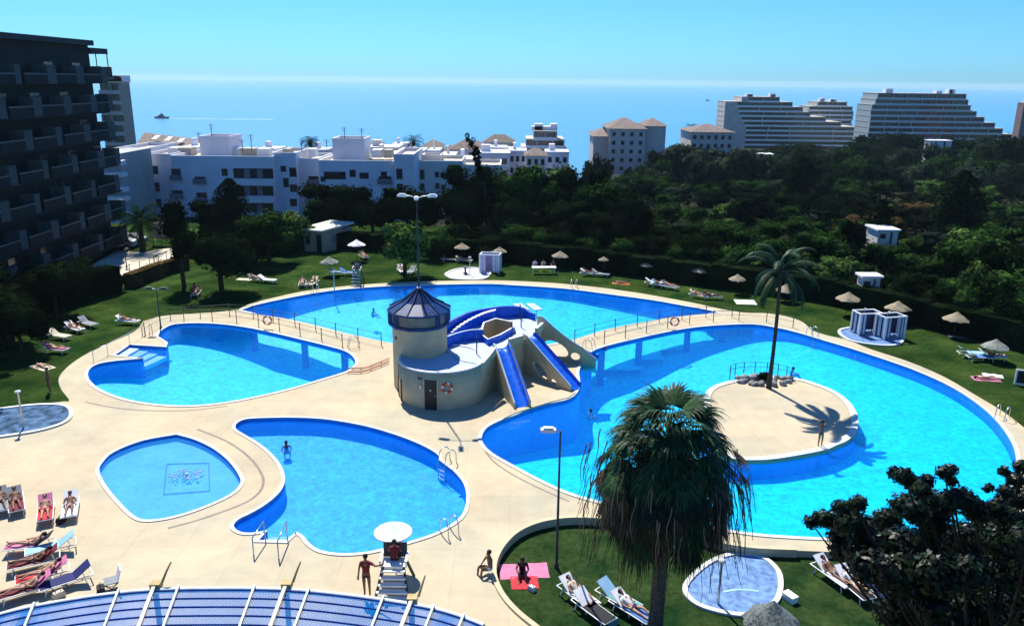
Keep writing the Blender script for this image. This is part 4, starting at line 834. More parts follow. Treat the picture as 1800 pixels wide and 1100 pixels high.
for u in (57, 206, 268, 312, 446, 500, 542, 673, 722, 762, 815):
    a, b = at_edge(u); thick = u in (268, 500, 722); mb = MB(); mb.beam(a+Vector((0, .15, .14)), b+Vector((0, 0, .14)), .12 if thick else .07, .10); mb.build('beam', MATS['pale_beam'] if not thick else mat('cream_beam', (.60, .56, .40), .7), t, world=True)
    if thick:
        mb = MB(); mb.box(a+Vector((.02, .28, .12)), (.34, .30, .22)); mb.cyl((a.x, a.y+.22, 0), (a.x, a.y+.22, ZR), .10, n=8); mb.build('post', M_post, t, world=True)
        mb = MB(); mb.tube([a+Vector((.22, .3, .2)), a+Vector((.34, .5, .55)), a+Vector((.42, .72, .75))], [.05, .04, .03], 6); mb.build('hook', M_post, t, world=True)
# ------------------------------------------------------------------ foliage
def leafm(name, c1, c2, island=.6, rough=.85, spec=0): return mat(name, c1, rough, scale=.9, col2=c2, island=island, spec=spec)
L_dark = leafm('foliage_dark', (.003, .006, .003), (.007, .015, .005)); L_mid = leafm('foliage_mid', (.007, .020, .005), (.022, .052, .011), .9)
L_light = leafm('foliage_light', (.022, .056, .010), (.075, .125, .030), .9); L_olive = leafm('foliage_olive', (.012, .020, .011), (.036, .052, .030)); L_rust = leafm('foliage_rust', (.040, .030, .012), (.085, .055, .022))
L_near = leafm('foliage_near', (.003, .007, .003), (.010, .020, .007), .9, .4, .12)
L_palm = leafm('palm_green', (.010, .034, .012), (.026, .064, .020), .7, .5, .08); L_dead = leafm('palm_dead', (.030, .022, .012), (.085, .062, .035), .8, .7, .2); L_date = leafm('date_palm_green', (.010, .030, .012), (.025, .055, .022), .6, .5, .08)
M_trunk = mat('bark', (.035, .026, .018), .95, .3, scale=6, bump=.4, spec=.1); M_ptrunk = mat('palm_bark', (.055, .045, .034), .95, .3, scale=8, bump=.5, spec=.1)
M_thatch = mat('straw_thatch', (.28, .24, .16), .95, .25, scale=8, bump=.4, spec=.1); M_thatchg = mat('grey_thatch', (.22, .23, .20), .95, .25, scale=8, bump=.4, spec=.1)
def leaf(mb, p, d, s, rg, w=.55, mi=0):
    d = Vector(d); u = d.cross(Vector((rg.uniform(-1, 1), rg.uniform(-1, 1), rg.uniform(-1, 1)))); u = u.normalized()*s*w if u.length > 1e-3 else Vector((s, 0, 0))
    t = d.cross(u).normalized()*s + d*s*rg.uniform(-.5, .5); p = Vector(p)
    mb.add([p-t*.5, p+u*.5, p+t*.5, p-u*.5], [(0, 1, 2, 3)], mi)
def cloud(mb, lobes, n, s, rg, inner=True, shell=(.72, 1.08), mi=0):
    vol = [l[3]*l[4]*l[5] for l in lobes]; tot = sum(v**.67 for v in vol)
    for l, v in zip(lobes, vol):
        c = Vector(l[:3]); r = Vector(l[3:6])
        if inner: mb.ell(c, r*.72, 9, 6, mi, .18, rg)
        for _ in range(max(4, int(n*(v**.67)/tot))):
            d = Vector((rg.gauss(0, 1), rg.gauss(0, 1), rg.gauss(0, 1)+.25)).normalized(); k = rg.uniform(*shell)
            if rg.random() < .12: k *= rg.uniform(1.0, 1.22)
            leaf(mb, c+Vector((d.x*r.x, d.y*r.y, d.z*r.z))*k, d, s*rg.uniform(.6, 1.5), rg, mi=mi)
def broad_lobes(rg, w, h, n, base=.35):
    L = [(0, 0, h*(base+(1-base)*.5), w*.36, w*.36, h*(1-base)*.42)]
    for i in range(n):
        a = rg.uniform(0, 6.283); q = rg.uniform(.18, .36)*w; z = h*(base+(1-base)*rg.uniform(.2, .85)); rr = w*rg.uniform(.13, .24)*(1.15 if z < h*.75 else .9)
        L.append((math.cos(a)*q, math.sin(a)*q, min(z, h-rr*.7), rr, rr, rr*rg.uniform(.65, .95)))
    return L
def trunk_mb(rg, h, r, limbs=4, hb=.35, lean=0):
    mb = MB(); mb.tube([(0, 0, -.6), (lean*h*.3, 0, h*.3), (lean*h*.6+rg.uniform(-.1, .1), rg.uniform(-.1, .1), h*.62)], [r*1.25, r, r*.6], 8)
    for k in range(limbs):
        a = 6.283*k/limbs+rg.uniform(-.4, .4); z = h*rg.uniform(hb, hb+.18); q = h*.24; mb.tube([(lean*z, 0, z), (math.cos(a)*q*.5, math.sin(a)*q*.5, z+h*.14), (math.cos(a)*q, math.sin(a)*q, z+h*.28)], [r*.55, r*.35, r*.15], 6)
    return mb
GW = 'trees of the dark wood beyond the hedge'
# unit trees: width and height in metres, placed scaled
PROT = {}
def tree_proto(key, w, h, n, s, m, kind='broad', seed=0, lobes=9, base=.3, name='tree'):
    rg = random.Random(seed); t = thing(name, 'x', 'tree'); mb = MB()
    if kind == 'broad': cloud(mb, broad_lobes(rg, w, h, lobes, base), n, s, rg)
    elif kind == 'cypress':
        mb.lathe([(.05, h*.97), (w*.22, h*.72), (w*.34, h*.38), (w*.26, h*.12), (.1, h*.04)], (0, 0, 0), 8, 0)
        for _ in range(n):
            q = rg.random()**.8; z = h*(.04+.96*q); rr = w*.5*(math.sin(math.pi*min(1, (1-q)*.9+.1))**.6)*rg.uniform(.75, 1.1)*(1 if q < .85 else (1-q)/.15*.7+.3); a = rg.uniform(0, 6.283); leaf(mb, (math.cos(a)*rr, math.sin(a)*rr, z), (math.cos(a), math.sin(a), .5), s*rg.uniform(.6, 1.3), rg)
    trunk_mb(rg, h, .035*h*.8, 4 if kind == 'broad' else 0).build('trunk', M_trunk, t); mb.build('crown', m, t); PROT[key] = t
    t['w'] = w; t['h'] = h; return t
vi = 0
for nm, m in (('dark', L_dark), ('mid', L_mid), ('light', L_light), ('olive', L_olive), ('rust', L_rust)):
    for k in range(3 if nm in ('dark', 'mid') else 2): tree_proto(nm+str(k), 6, 6.5+k*.6, 2600, .34, m, seed=10+vi, lobes=8+k*3, base=(.28, .15, .35)[k]); vi += 1
tree_proto('cyp', 3.2, 9, 2600, .32, L_dark, 'cypress', 33, name='cypress_tree'); tree_proto('fardark', 9, 8, 2200, .6, L_dark, seed=51, lobes=12, base=.1); tree_proto('farolive', 9, 7, 2200, .6, L_olive, seed=52, lobes=12, base=.1); tree_proto('farmid', 9, 7, 2200, .6, L_mid, seed=53, lobes=10, base=.1)
def vlimit(u):
    for a, b, v in ((0, 1035, 292), (1035, 1192, 274), (1192, 1270, 258), (1270, 1400, 264), (1400, 1500, 256), (1500, 1640, 236), (1640, 1700, 246), (1700, 9999, 238)):
        if a <= u < b: return v
def plant_tree(key, x, y, z, w, h, label, group=None, rz=None):
    p = PROT[key]; sw, sh = w/p['w'], h/p['h']
    return place(p, key, (x, y, z), rnd.uniform(0, 6.28) if rz is None else rz, (sw, sw, sh), label, group, 'tree')
def tree_px(key, u, vt, vb, wpx, label, group=None, z0=0.0, Y=None):   # crown top vt, trunk foot vb (or distance Y), width in pixels
    if Y is None: b = P(u, vb, z0)
    else: b = W(u, 400, Y); b = Vector((b.x, Y, tz(b.x, Y)))
    h = zat(b, vt)-b.z; wd = wpx*mpp(Vector((b.x, b.y, b.z+h*.6))); return plant_tree(key, b.x, b.y, b.z, wd, h, label, group)
GL = 'leafy trees round the far lawn'
tree_px('dark0', 390, 400, 514, 135, 'spreading dark leafy tree with its trunk on the lawn left of the back pool', GL)
tree_px('cyp', 409, 314, 0, 62, 'tall dark cypress rising in front of the white block', None, Y=101)
tree_px('dark1', 375, 345, 0, 95, 'dark bushy tree hugging the left foot of the tall cypress', GL, Y=104)
tree_px('mid0', 352, 420, 0, 90, 'loose green tree between the court fence and the spreading dark tree', GL, Y=92)
tree_px('mid1', 473, 362, 462, 110, 'flat topped green tree with bright upper leaves left of the service hut', GL); tree_px('light0', 515, 372, 0, 85, 'light green tree overhanging the roof of the service hut', GL, Y=95); tree_px('dark2', 450, 375, 0, 100, 'dark tree right of the tall cypress', GL, Y=99)
tree_px('dark1', 602, 318, 0, 140, 'big round dark tree right behind the service hut', GL, Y=104); tree_px('mid2', 570, 345, 0, 90, 'green tree behind the hut roof, left of the big round dark tree', GL, Y=108)
tree_px('dark0', 715, 322, 0, 135, 'big round dark tree behind the floodlight mast', GL, Y=106); tree_px('dark2', 655, 350, 0, 80, 'dark tree between the two big round dark trees', GL, Y=107)
tree_px('light1', 712, 384, 487, 98, 'small pale green tree with a thin trunk on the lawn behind the conical tower roof', GL)
tree_px('mid0', 770, 405, 0, 80, 'low green tree on the lawn edge right of the small pale green tree', GL, Y=92); tree_px('dark2', 860, 412, 0, 90, 'low dark tree on the lawn edge behind the shower pad of the back pool', GL, Y=92)
for i, (u, vt, w_, Y, k, lb) in enumerate([(830, 290, 110, 106, 'dark1', 'tall dark tree directly below the leaning feathery tree'), (875, 285, 110, 112, 'mid1', 'tall green tree, second of the high row right of the white wing'), (925, 290, 115, 108, 'mid2', 'tall green tree, third of the high row right of the white wing'), (975, 283, 110, 112, 'light1', 'tall tree with bright green top in the high row below the stepped apartments'),
          (1020, 292, 110, 106, 'dark1', 'tall dark tree in the high row below the tan apartment house'), (1065, 305, 115, 102, 'mid1', 'tall green tree at the right end of the high row'), (1105, 335, 100, 96, 'dark0', 'dark tree stepping down at the right end of the high row'), (900, 345, 110, 99, 'dark0', 'dark tree in front of the high row, left'), (990, 350, 120, 98, 'dark2', 'dark tree in front of the high row, middle'), (1060, 370, 110, 94, 'dark1', 'dark tree in front of the high row, right'), (815, 335, 80, 100, 'dark2', 'dark tree at the left end of the high row, in front of the white wing')]):
    tree_px(k, u, vt, 0, w_, lb, GL, Y=Y)
# wood beyond the hedge
hedge_px = [(800, 452), (860, 456), (930, 462), (1000, 469), (1060, 476), (1120, 484), (1180, 492), (1240, 500), (1300, 508), (1360, 516), (1420, 524), (1480, 536), (1540, 552), (1600, 566), (1680, 586), (1760, 604), (1850, 632), (1960, 665), (2100, 710)]
hedge_w = gp(hedge_px, 0, False, 3)
def near_hedge_y(x):
    for a, b in zip(hedge_w, hedge_w[1:]):
        if a.x <= x <= b.x: return a.y+(b.y-a.y)*(x-a.x)/(b.x-a.x)
    return hedge_w[0].y if x < hedge_w[0].x else hedge_w[-1].y
rg = random.Random(21); cnt = 0; d = 62
kinds = {'dark': 'dark leafy tree in the wood beyond the hedge', 'mid': 'mid green leafy tree in the wood beyond the hedge', 'light': 'bright green leafy tree in the wood beyond the hedge', 'olive': 'greyish olive tree in the wood beyond the hedge', 'rust': 'rust tinged tree in the wood beyond the hedge', 'cyp': 'dark cypress in the wood beyond the hedge', 'far': 'dark tree far off in front of the seaside blocks'}
while d < 385:
    sp = 6.0+max(0, d-70)*.042; x = (8 if d > 100 else 12)+rg.uniform(0, 3)
    while x < d*.70+12:
        xx = x+rg.uniform(-1, 1)*sp*.3; yy = d+rg.uniform(-1, 1)*sp*.3; x += sp
        if yy < near_hedge_y(xx)+3.5: continue
        u, v = proj((xx, yy, 0))
        if u > 1900 or (u < 1105 and yy < 125) or u < 1000: continue
        if 1035 < u < 1185 and yy > 275: continue
        z = tz(xx, yy) if not inpoly(xx, yy, site) else 0
        n1 = math.sin(xx*.06+1)*math.cos(yy*.045)+rg.uniform(-.5, .5)
        if yy > 190: k = rg.choice(['fardark', 'fardark', 'farmid', 'farolive'] if u > 1400 or yy > 290 else ['farolive', 'farolive', 'fardark', 'farmid']); kk = 'far'
        else:
            k = 'dark' if n1 < -.25 else 'mid' if n1 < .25 else rg.choice(['light', 'light', 'mid', 'olive']); 
            if 1470 < u < 1620 and 95 < yy < 150 and rg.random() < .3: k = 'rust'
            kk = k; k = k+str(rg.randrange(3 if k in ('dark', 'mid') else 2))
        if yy > 190: h = rg.uniform(6, 9.5)+max(0, min(4, (yy-220)*.03)); w_ = h*rg.uniform(1.0, 1.35)
        elif yy > 120: h = rg.uniform(4.0, 6.4); w_ = h*rg.uniform(1.0, 1.4)
        else: h = rg.uniform(2.8, 4.8); w_ = h*rg.uniform(1.05, 1.5)
        if u > 1650 and yy < 130: h *= 1.3; w_ *= 1.2
        if d > 112: h = max(1.6, min(h, zat((xx, yy), vlimit(u)+rg.uniform(0, 9))-z)); w_ = min(w_, h*1.7)
        plant_tree(k, xx, yy, z, w_, h, kinds[kk], GW+' - '+kk if 0 else {'far': 'far trees in front of the seaside blocks'}.get(kk, kk+' trees of the wood beyond the hedge')); cnt += 1
    d += sp*.9
print('wood trees', cnt)
for u, vt, w_, Y, k, lb in [(1680, 300, 75, 108, 'cyp', 'tall broad cypress in the wood, above the rightmost straw parasols'), (1395, 275, 55, 150, 'cyp', 'dark cypress in the wood right of the grey olive trees'), (1545, 352, 50, 92, 'cyp', 'dark pointed cypress left of the white garden house'), (1495, 385, 60, 86, 'dark2', 'dark tree just left of the date palm crown'), (1730, 400, 150, 76, 'mid1', 'large rounded green tree standing over the right end of the hedge'), (1790, 430, 120, 66, 'dark1', 'large dark tree at the right picture edge behind the lawn'),
                            (1285, 262, 130, 200, 'farolive', 'broad silvery olive tree mass below the low tan house'), (1210, 255, 120, 210, 'farolive', 'broad silvery tree right of the tan apartment house'), (1655, 238, 100, 300, 'fardark', 'high dark tree mass in front of the green tinted slab block'), (1540, 230, 130, 300, 'fardark', 'high dark tree mass in front of the slab blocks, left part'), (1740, 232, 90, 240, 'fardark', 'high dark tree before the right slab block'), (1050, 268, 60, 240, 'fardark', 'dark tree mass left below the tan apartment house'), (1160, 262, 60, 240, 'fardark', 'dark tree mass right below the tan apartment house'), (1370, 250, 110, 320, 'fardark', 'dark tree mass at the foot of the tall slab block')]:
    tree_px(k, u, vt, 0, w_, lb, None, Y=Y)
# undergrowth so the ground between trunks is not bare
mb = MB(); rg = random.Random(77)
for _ in range(9000):
    yy = 60+330*rg.random()**1.3; xx = rg.uniform(-5, yy*.75+12)
    if inpoly(xx, yy, site) and yy < near_hedge_y(xx)+2: continue
    z = tz(xx, yy) if not inpoly(xx, yy, site) else 0; s_ = .5+yy*.004; mi = 0 if rg.random() < .75 else 1
    for q in range(2): leaf(mb, (xx+rg.uniform(-1, 1), yy+rg.uniform(-1, 1), z+rg.uniform(.1, .8)), (rg.uniform(-.5, .5), rg.uniform(-.5, .5), 1), s_*rg.uniform(.6, 1.6), rg, .7, mi)
tag(mb.build('undergrowth', [L_dark, L_mid]), 'dark shrubby ground cover under the wood beyond the hedge', 'ground cover', kind='stuff')
# hedge
def hedge(name, label, L, h, wd, m, n_per=60, s=.22, seed=3, zf=0):
    rg = random.Random(seed); L = resample(L, 1.5); b = L[0]; mb = MB(); t = thing(name, label, 'hedge', (b.x, b.y, zf))
    for a, c in zip(L, L[1:]):
        d = (c-a); dn = d.normalized(); nr = Vector((-dn.y, dn.x, 0)); hh = h*rg.uniform(.93, 1.05)
        q = [a-nr*wd*.42, c-nr*wd*.42, c+nr*wd*.42, a+nr*wd*.42]; vs = [(p.x, p.y, zf) for p in q]+[(p.x, p.y, zf+hh*.93) for p in q]; mb.add(vs, [(0, 1, 5, 4), (1, 2, 6, 5), (2, 3, 7, 6), (3, 0, 4, 7), (4, 5, 6, 7)])
        for _ in range(n_per):
            k = rg.random(); f = rg.random(); z = rg.uniform(.03, 1)*hh
            if f < .55: p = a+d*k-nr*wd*.5*rg.uniform(.85, 1.1)+Vector((0, 0, z)); dd = -nr
            else: p = a+d*k+nr*wd*rg.uniform(-.5, .5)+Vector((0, 0, hh*rg.uniform(.93, 1.08))); dd = Vector((0, 0, 1))
            leaf(mb, p+Vector((0, 0, zf)), dd, s*rg.uniform(.6, 1.4), rg)
    mb.build('foliage', m, t, world=True); return t
hedge('clipped_hedge', 'long clipped dark hedge closing the lawn along the wood on the right', hedge_w, 2.4, 1.8, L_dark, 70)
hedge('clipped_hedge', 'dark hedge along the far edge of the lawn behind the service hut and parasols', gp([(345, 458), (420, 452), (500, 444), (560, 436), (640, 438), (720, 444), (800, 451)], 0, False, 3), 2.2, 2.0, L_dark, 70, seed=4)
hedge('flowering_hedge', 'loose brownish hedge between the bright court and the lawn', [P(u, v, 0) for u, v in [(228, 506), (262, 492), (300, 478), (345, 468)]], 1.5, 1.3, L_rust, 70, seed=5)
hedge('clipped_hedge', 'dark hedge in the shade at the foot of the dark left block', [P(u, v, 0) for u, v in [(-60, 600), (0, 575), (80, 548), (150, 525), (215, 508)]], 2.6, 2.2, L_dark, 70, seed=6)
rg = random.Random(44)
for k, p in enumerate(resample(hedge_w, 3.3)):
    if proj((p.x, p.y, 0))[0] > 1960: break
    kk = rg.choice(['dark', 'mid', 'mid', 'dark', 'light']); h = rg.uniform(3.1, 4.4); plant_tree(kk+str(rg.randrange(2)), p.x+rg.uniform(-.5, .5)+.4, p.y+2.9+rg.uniform(0, 1.2), 0, h*1.25, h, kinds[kk], kk+' trees of the wood beyond the hedge')
# trees in the shaded left corner
for u, vt, vb, w_, lb in [(60, 470, 548, 130, 'dark tree in the shade, second from the left edge, against the left block'), (-20, 455, 575, 150, 'dark tree in the shade cut by the left picture edge, beside the left block'), (20, 505, 600, 150, 'large dark tree in the shade at the left edge above the loungers'), (100, 460, 560, 130, 'dark tree in the shade in front of the dark left block')]: tree_px('dark'+str(len(lb) % 3), u, vt, vb, w_, lb, 'dark trees in the shade of the left block')
for u, vt, vb, w_, lb in [(-30, 560, 705, 120, 'dark shrubby tree in the shade at the left edge above the left foot bath'), (150, 455, 522, 90, 'dark round tree in the shade directly before the bright court'), (205, 478, 512, 40, 'small dark bush at the near corner of the bright court'), (40, 530, 625, 110, 'dark tree in the shade at the left, just above the shaded loungers')]: tree_px('dark'+str(len(lb) % 3), u, vt, vb, w_, lb, 'dark trees in the shade of the left block')
# slim tall tree with trunk by the court
b = P(324, 505, 0); t = thing('tall_palm', 'slender tall tree with a shaggy crown left of the spreading dark tree', 'tree', (b.x, b.y, 0)); zt = zat(b, 352); mp_ = mpp((b.x, b.y, 5)); rg = random.Random(9)
mb = MB(); mb.tube([(0, 0, -.2), (-.1, 0, zt*.5), (-.25, 0, zt*.85)], [.24, .18, .14], 8); mb.build('trunk', M_ptrunk, t); mb = MB(); cloud(mb, [(-.3, 0, zt-1.2, 1.3, 1.3, 1.2), (-.4, 0, zt-2.8, 1.5, 1.5, 1.2), (.3, 0, zt-4.2, 1.2, 1.2, 1.3), (-.3, .2, zt-5.2, .8, .8, .8)], 2400, .26, rg); mb.build('crown', L_dark, t)
# pinnate palm fronds ---------------------------------------------------
def frond(mb, base, az, el, ln, rg, droop=1.0, nl=34, ll=.42, w=.035, mi=0, mr=0):
    h = Vector((math.cos(az), math.sin(az), 0)); p = Vector(base); pts = [p.copy()]; e = el; n = 12
    for i in range(n):
        p = p+(h*math.cos(e)+Vector((0, 0, math.sin(e))))*ln/n; e -= droop*(.06+.022*i); pts.append(p.copy())
    mb.tube(pts, [max(.008, .03*(1-i/n)) for i in range(n+1)], 4, mr, caps=False)
    side = Vector((-h.y, h.x, 0))
    for k in range(nl):
        q = .12+.88*k/nl; i = min(n-1, int(q*n)); f = q*n-i; c = pts[i].lerp(pts[i+1], f); t = (pts[i+1]-pts[i]).normalized(); lg = ll*(math.sin(math.pi*min(1, q*.85+.12))**.6)*rg.uniform(.85, 1.15)
        up = side.cross(t)
        for s in (-1, 1):
            d = (side*s*.8+t*.65+up*.15).normalized(); m_ = c+d*lg*.55; e_ = c+d*lg+Vector((0, 0, -lg*.35)); wv = t*w
            mb.add([c-wv, c+wv, m_+wv*.9, m_-wv*.9, e_], [(0, 1, 2, 3), (3, 2, 4)], mi)
def date_palm(name, label, base, top, rad, n, seed, tr=.22, group=None, ll=.45, nl=34, m=L_date, droop=1.0):
    rg = random.Random(seed); base = Vector(base); top = Vector(top); t = thing(name, label, 'palm', base, 0, group); d = top-base
    path = [Vector((0, 0, -.3))]+[d*k+Vector((math.sin(k*3)*.05*d.length*.2, 0, 0)) for k in (.15, .3, .5, .7, .85, 1)]; mb = MB(); mb.tube(path, [tr*1.7, tr*1.15, tr, tr*.95, tr*.9, tr*.95, tr*1.3], 10); mb.ell(d, (tr*1.7, tr*1.7, tr*2.0), 8, 6); mb.build('trunk', M_ptrunk, t)
    mb = MB()
    for k in range(n):
        q = (k+.5)/n; el = R(82-118*q+rg.uniform(-8, 8)); frond(mb, d+Vector((0, 0, .1)), k*2.39996+rg.uniform(-.2, .2), el, rad*rg.uniform(.9, 1.12), rg, droop*(1.15-.35*q), nl, ll)
    mb.build('fronds', m, t); return t
b = P(1351, 682, DZ); tp = W(1372, 478, b.y); date_palm('date_palm', 'tall date palm with a thin trunk on the round island of the big pool', b, tp, 3.0, 22, 4, .13, ll=.50, nl=40, droop=.85)
b = P(251, 441, 0); date_palm('court_palm', 'bushy palm behind the far end of the bright court', (b.x, b.y, -.3), (b.x, b.y, zat(b, 392)), 3.6, 34, 5, .3, ll=.7, nl=24, m=L_mid)
for u, v, Y, rr, lb in ((727, 252, 205, 3.6, 'small dark palm sticking up over the low roofs in the centre'), (545, 252, 185, 2.6, 'small palm top showing above the roof of the white block'), (1215, 226, 330, 3.4, 'small lone palm on the shore left of the low tan house')):
    p = W(u, v, Y); date_palm('distant_palm', lb, (p.x, Y, tz(p.x, Y)), p, rr, 30, int(u), .3, 'small palms in front of the sea', ll=1.0, nl=12, m=L_dark)
# leaning feathery tree
t0 = W(850, 318, 104); t1 = W(824, 240, 104); t = thing('leaning_tree', 'leaning feathery tree bent by the wind, sticking up above the dark trees', 'tree', (t0.x, 104, -.5)); rg = random.Random(15); mb = MB(); path = [Vector((t0.x+.6, 104, -.5)), Vector((t0.x+.3, 104, t0.z*.6)), t0, t0.lerp(t1, .6), t1]; mb.tube(path, [.3, .24, .17, .1, .04], 7); mb.build('trunk', M_trunk, t, world=True)
mb = MB()
for k in range(26):
    q = (k+.5)/26; c = t0.lerp(t1, q)+Vector((rg.uniform(-.3, .5), rg.uniform(-.6, .6), rg.uniform(-.2, .3))); r_ = .62*(1-q*.45)*rg.uniform(.6, 1.1); cloud(mb, [(c.x, c.y, c.z, r_, r_, r_)], 70, .2, rg, inner=q < .7)
for k in range(6): 
    c0 = t0+Vector((-2.6+k*.35, 0, -.8+rg.uniform(-.3, .3))); 
    for j in range(7): c = c0+Vector((-.22*j, 0, .32*j)); cloud(mb, [(c.x, c.y, c.z, .22, .22, .26)], 14, .16, rg, inner=False)
mb.build('crown', L_dark, t, world=True)
# ------------------------------------------------------------------ big fan palm in the foreground
b = Vector((W(1152, 1100, 26.2).x, 26.2, -.3)); rg = random.Random(3)
topz = zat(b, 716); t = thing('fan_palm', 'big foreground fan palm with a skirt of hanging brown fronds on the near lawn', 'palm', b)
mb = MB(); mb.tube([(0, 0, -.3), (0, 0, .4), (.02, 0, 2), (.05, 0, 4), (.05, 0, topz-b.z-2.0), (.03, 0, topz-b.z-1.1)], [.36, .30, .27, .26, .26, .2], 14); mb.build('trunk', mat('fan_palm_bark', (.10, .085, .065), .95, .3, scale=9, bump=.6, spec=.1), t)
def fan(mb, base, az, el, pl, br, rg, hang, mi, nseg=30, spread=2.5):
    h = Vector((math.cos(az), math.sin(az), 0)); up = Vector((0, 0, 1)); base = Vector(base); p = base.copy(); e = el; pts = [p.copy()]
    for i in range(5): p = p+(h*math.cos(e)+up*math.sin(e))*pl/5; e -= .10+hang*.16; pts.append(p.copy())
    mb.tube(pts, [.035, .03, .026, .022, .02, .018], 4, 2 if mi == 0 else 1, caps=False)
    ax = (h*math.cos(e)+up*math.sin(e)).normalized(); side = Vector((-h.y, h.x, 0)); nrm = side.cross(ax)
    for k in range(nseg):
        a = -spread/2+spread*k/(nseg-1)+rg.uniform(-.03, .03); d = (ax*math.cos(a)+side*math.sin(a)*.9+nrm*.12*abs(a)).normalized(); L_ = br*(1-.18*abs(a)/(spread/2))*rg.uniform(.85, 1.12); q = p.copy(); wv = (side*math.cos(a)-ax*math.sin(a)).normalized(); w0 = .028+.02*L_; prev = None; n = 6; dd = d.copy()
        for i in range(n+1):
            f = i/n; wid = w0*(.35+1.5*f if f < .35 else (1-f)*1.35+.05); ring = (q-wv*wid, q+wv*wid)
            if prev: mb.add([prev[0], prev[1], ring[1], ring[0]], [(0, 1, 2, 3)], mi)
            prev = ring; dd = (dd+Vector((0, 0, -1))*(.02+hang*.10+(f**2)*(.55+.5*hang))).normalized() if f > .3 else dd; q = q+dd*L_/n
cz = topz-b.z
mb = MB()
for k in range(74):                                         # living green fans
    q = (k+.5)/74; el = R(88-98*q+rg.uniform(-7, 7)); z0 = cz-1.0-1.1*q; fan(mb, (.02, 0, z0), k*2.39996+rg.uniform(-.25, .25), el, 1.05+1.0*q, 1.2+.3*rg.random(), rg, .30+.5*q, 0)
mb.build('green_fans', [L_palm, L_dead, mat('palm_stalk', (.16, .17, .08), .6)], t)
mb = MB()
for k in range(100):                                         # dead hanging skirt
    q = (k+.5)/120; el = R(10-42*q+rg.uniform(-12, 12)); z0 = cz-1.5-1.45*q; fan(mb, (.02, 0, z0), k*2.39996+rg.uniform(-.3, .3), el, 2.0+.75*rg.random(), 1.1+.45*rg.random(), rg, .52, (0, 1, 2)[int(rg.random()*3)], 24, 2.3)
mb.build('hanging_skirt', [L_near, L_dead, L_palm], t)
mb = MB()                                                   # loose hanging threads
for k in range(170):
    a = rg.uniform(0, 6.283); rr = rg.uniform(2.5, 3.3); z0 = cz-rg.uniform(2.2, 4.6); p = Vector((math.cos(a)*rr*.9, math.sin(a)*rr*.9, z0)); pts = [p]; 
    for i in range(5): p = p+Vector((math.cos(a)*.06+rg.uniform(-.06, .06), math.sin(a)*.06+rg.uniform(-.06, .06), -.32)); pts.append(p.copy())
    mb.tube(pts, [.012]*6, 3, 0 if rg.random() < .5 else 1, caps=False)
mb.build('hanging_threads', [L_dead, L_near], t)
mb = MB()
for k in range(120):                                        # pale dead stalks hanging over the skirt
    a = rg.uniform(0, 6.283); rr = rg.uniform(1.6, 3.0); z0 = cz-rg.uniform(1.3, 3.6); p = Vector((math.cos(a)*rr, math.sin(a)*rr, z0)); pts = [p]; w_ = rg.uniform(-1, 1)
    for i in range(6): p = p+Vector((math.cos(a)*(.05-.01*i)+w_*.07*math.sin(i*1.1), math.sin(a)*.04+rg.uniform(-.05, .05), -.26)); pts.append(p.copy())
    mb.tube(pts, [.024, .022, .02, .018, .015, .012, .008], 4, 0, caps=False)
mb.build('dead_stalks', mat('pale_dead_stalk', (.13, .10, .065), .8, .3), t)
# ------------------------------------------------------------------ near dark tree in the lower right corner
rg = random.Random(12)
base = Vector((W(1720, 1300, 17.5).x, 17.5, -.3)); t = thing('leafy_tree', 'near black leaved tree filling the lower right corner', 'tree', base)
cl = []
def clp(u, v, r, Y): p = W(u, v, Y); s_ = mpp(p); cl.append((p.x, p.y, p.z, r*s_, r*s_, r*s_*.85))
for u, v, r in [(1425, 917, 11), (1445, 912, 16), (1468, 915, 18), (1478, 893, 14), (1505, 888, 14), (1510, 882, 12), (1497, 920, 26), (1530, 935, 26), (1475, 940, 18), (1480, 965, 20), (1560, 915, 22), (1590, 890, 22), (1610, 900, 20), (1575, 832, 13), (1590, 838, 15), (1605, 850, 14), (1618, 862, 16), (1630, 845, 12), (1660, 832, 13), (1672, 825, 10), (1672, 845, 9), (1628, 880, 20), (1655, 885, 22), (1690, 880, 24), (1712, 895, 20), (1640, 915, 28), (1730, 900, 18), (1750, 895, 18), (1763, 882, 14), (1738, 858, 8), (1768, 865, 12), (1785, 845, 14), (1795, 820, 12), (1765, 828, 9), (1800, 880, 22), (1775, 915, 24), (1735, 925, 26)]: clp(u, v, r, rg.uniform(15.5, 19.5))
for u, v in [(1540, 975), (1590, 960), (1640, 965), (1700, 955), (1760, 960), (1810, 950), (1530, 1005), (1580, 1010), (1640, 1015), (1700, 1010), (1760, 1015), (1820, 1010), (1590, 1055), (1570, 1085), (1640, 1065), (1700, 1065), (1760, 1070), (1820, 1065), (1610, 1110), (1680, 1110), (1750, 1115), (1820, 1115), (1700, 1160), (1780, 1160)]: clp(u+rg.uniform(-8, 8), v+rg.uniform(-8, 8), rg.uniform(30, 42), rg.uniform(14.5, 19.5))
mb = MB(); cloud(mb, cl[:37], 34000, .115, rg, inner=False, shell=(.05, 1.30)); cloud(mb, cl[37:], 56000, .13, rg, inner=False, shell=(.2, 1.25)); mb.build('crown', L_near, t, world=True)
mb = MB(); hub = Vector((base.x, base.y, 4.0)); mb.tube([base+Vector((0, 0, -.4)), base+Vector((.1, 0, 2)), hub], [.34, .28, .24], 10)
for c in cl[::2]:
    c = Vector(c[:3]); m_ = hub.lerp(c, .55)+Vector((rg.uniform(-.3, .3), rg.uniform(-.3, .3), -.25)); mb.tube([hub, m_, c], [.10, .05, .015], 5, caps=False)
mb.build('trunk', M_trunk, t, world=True)
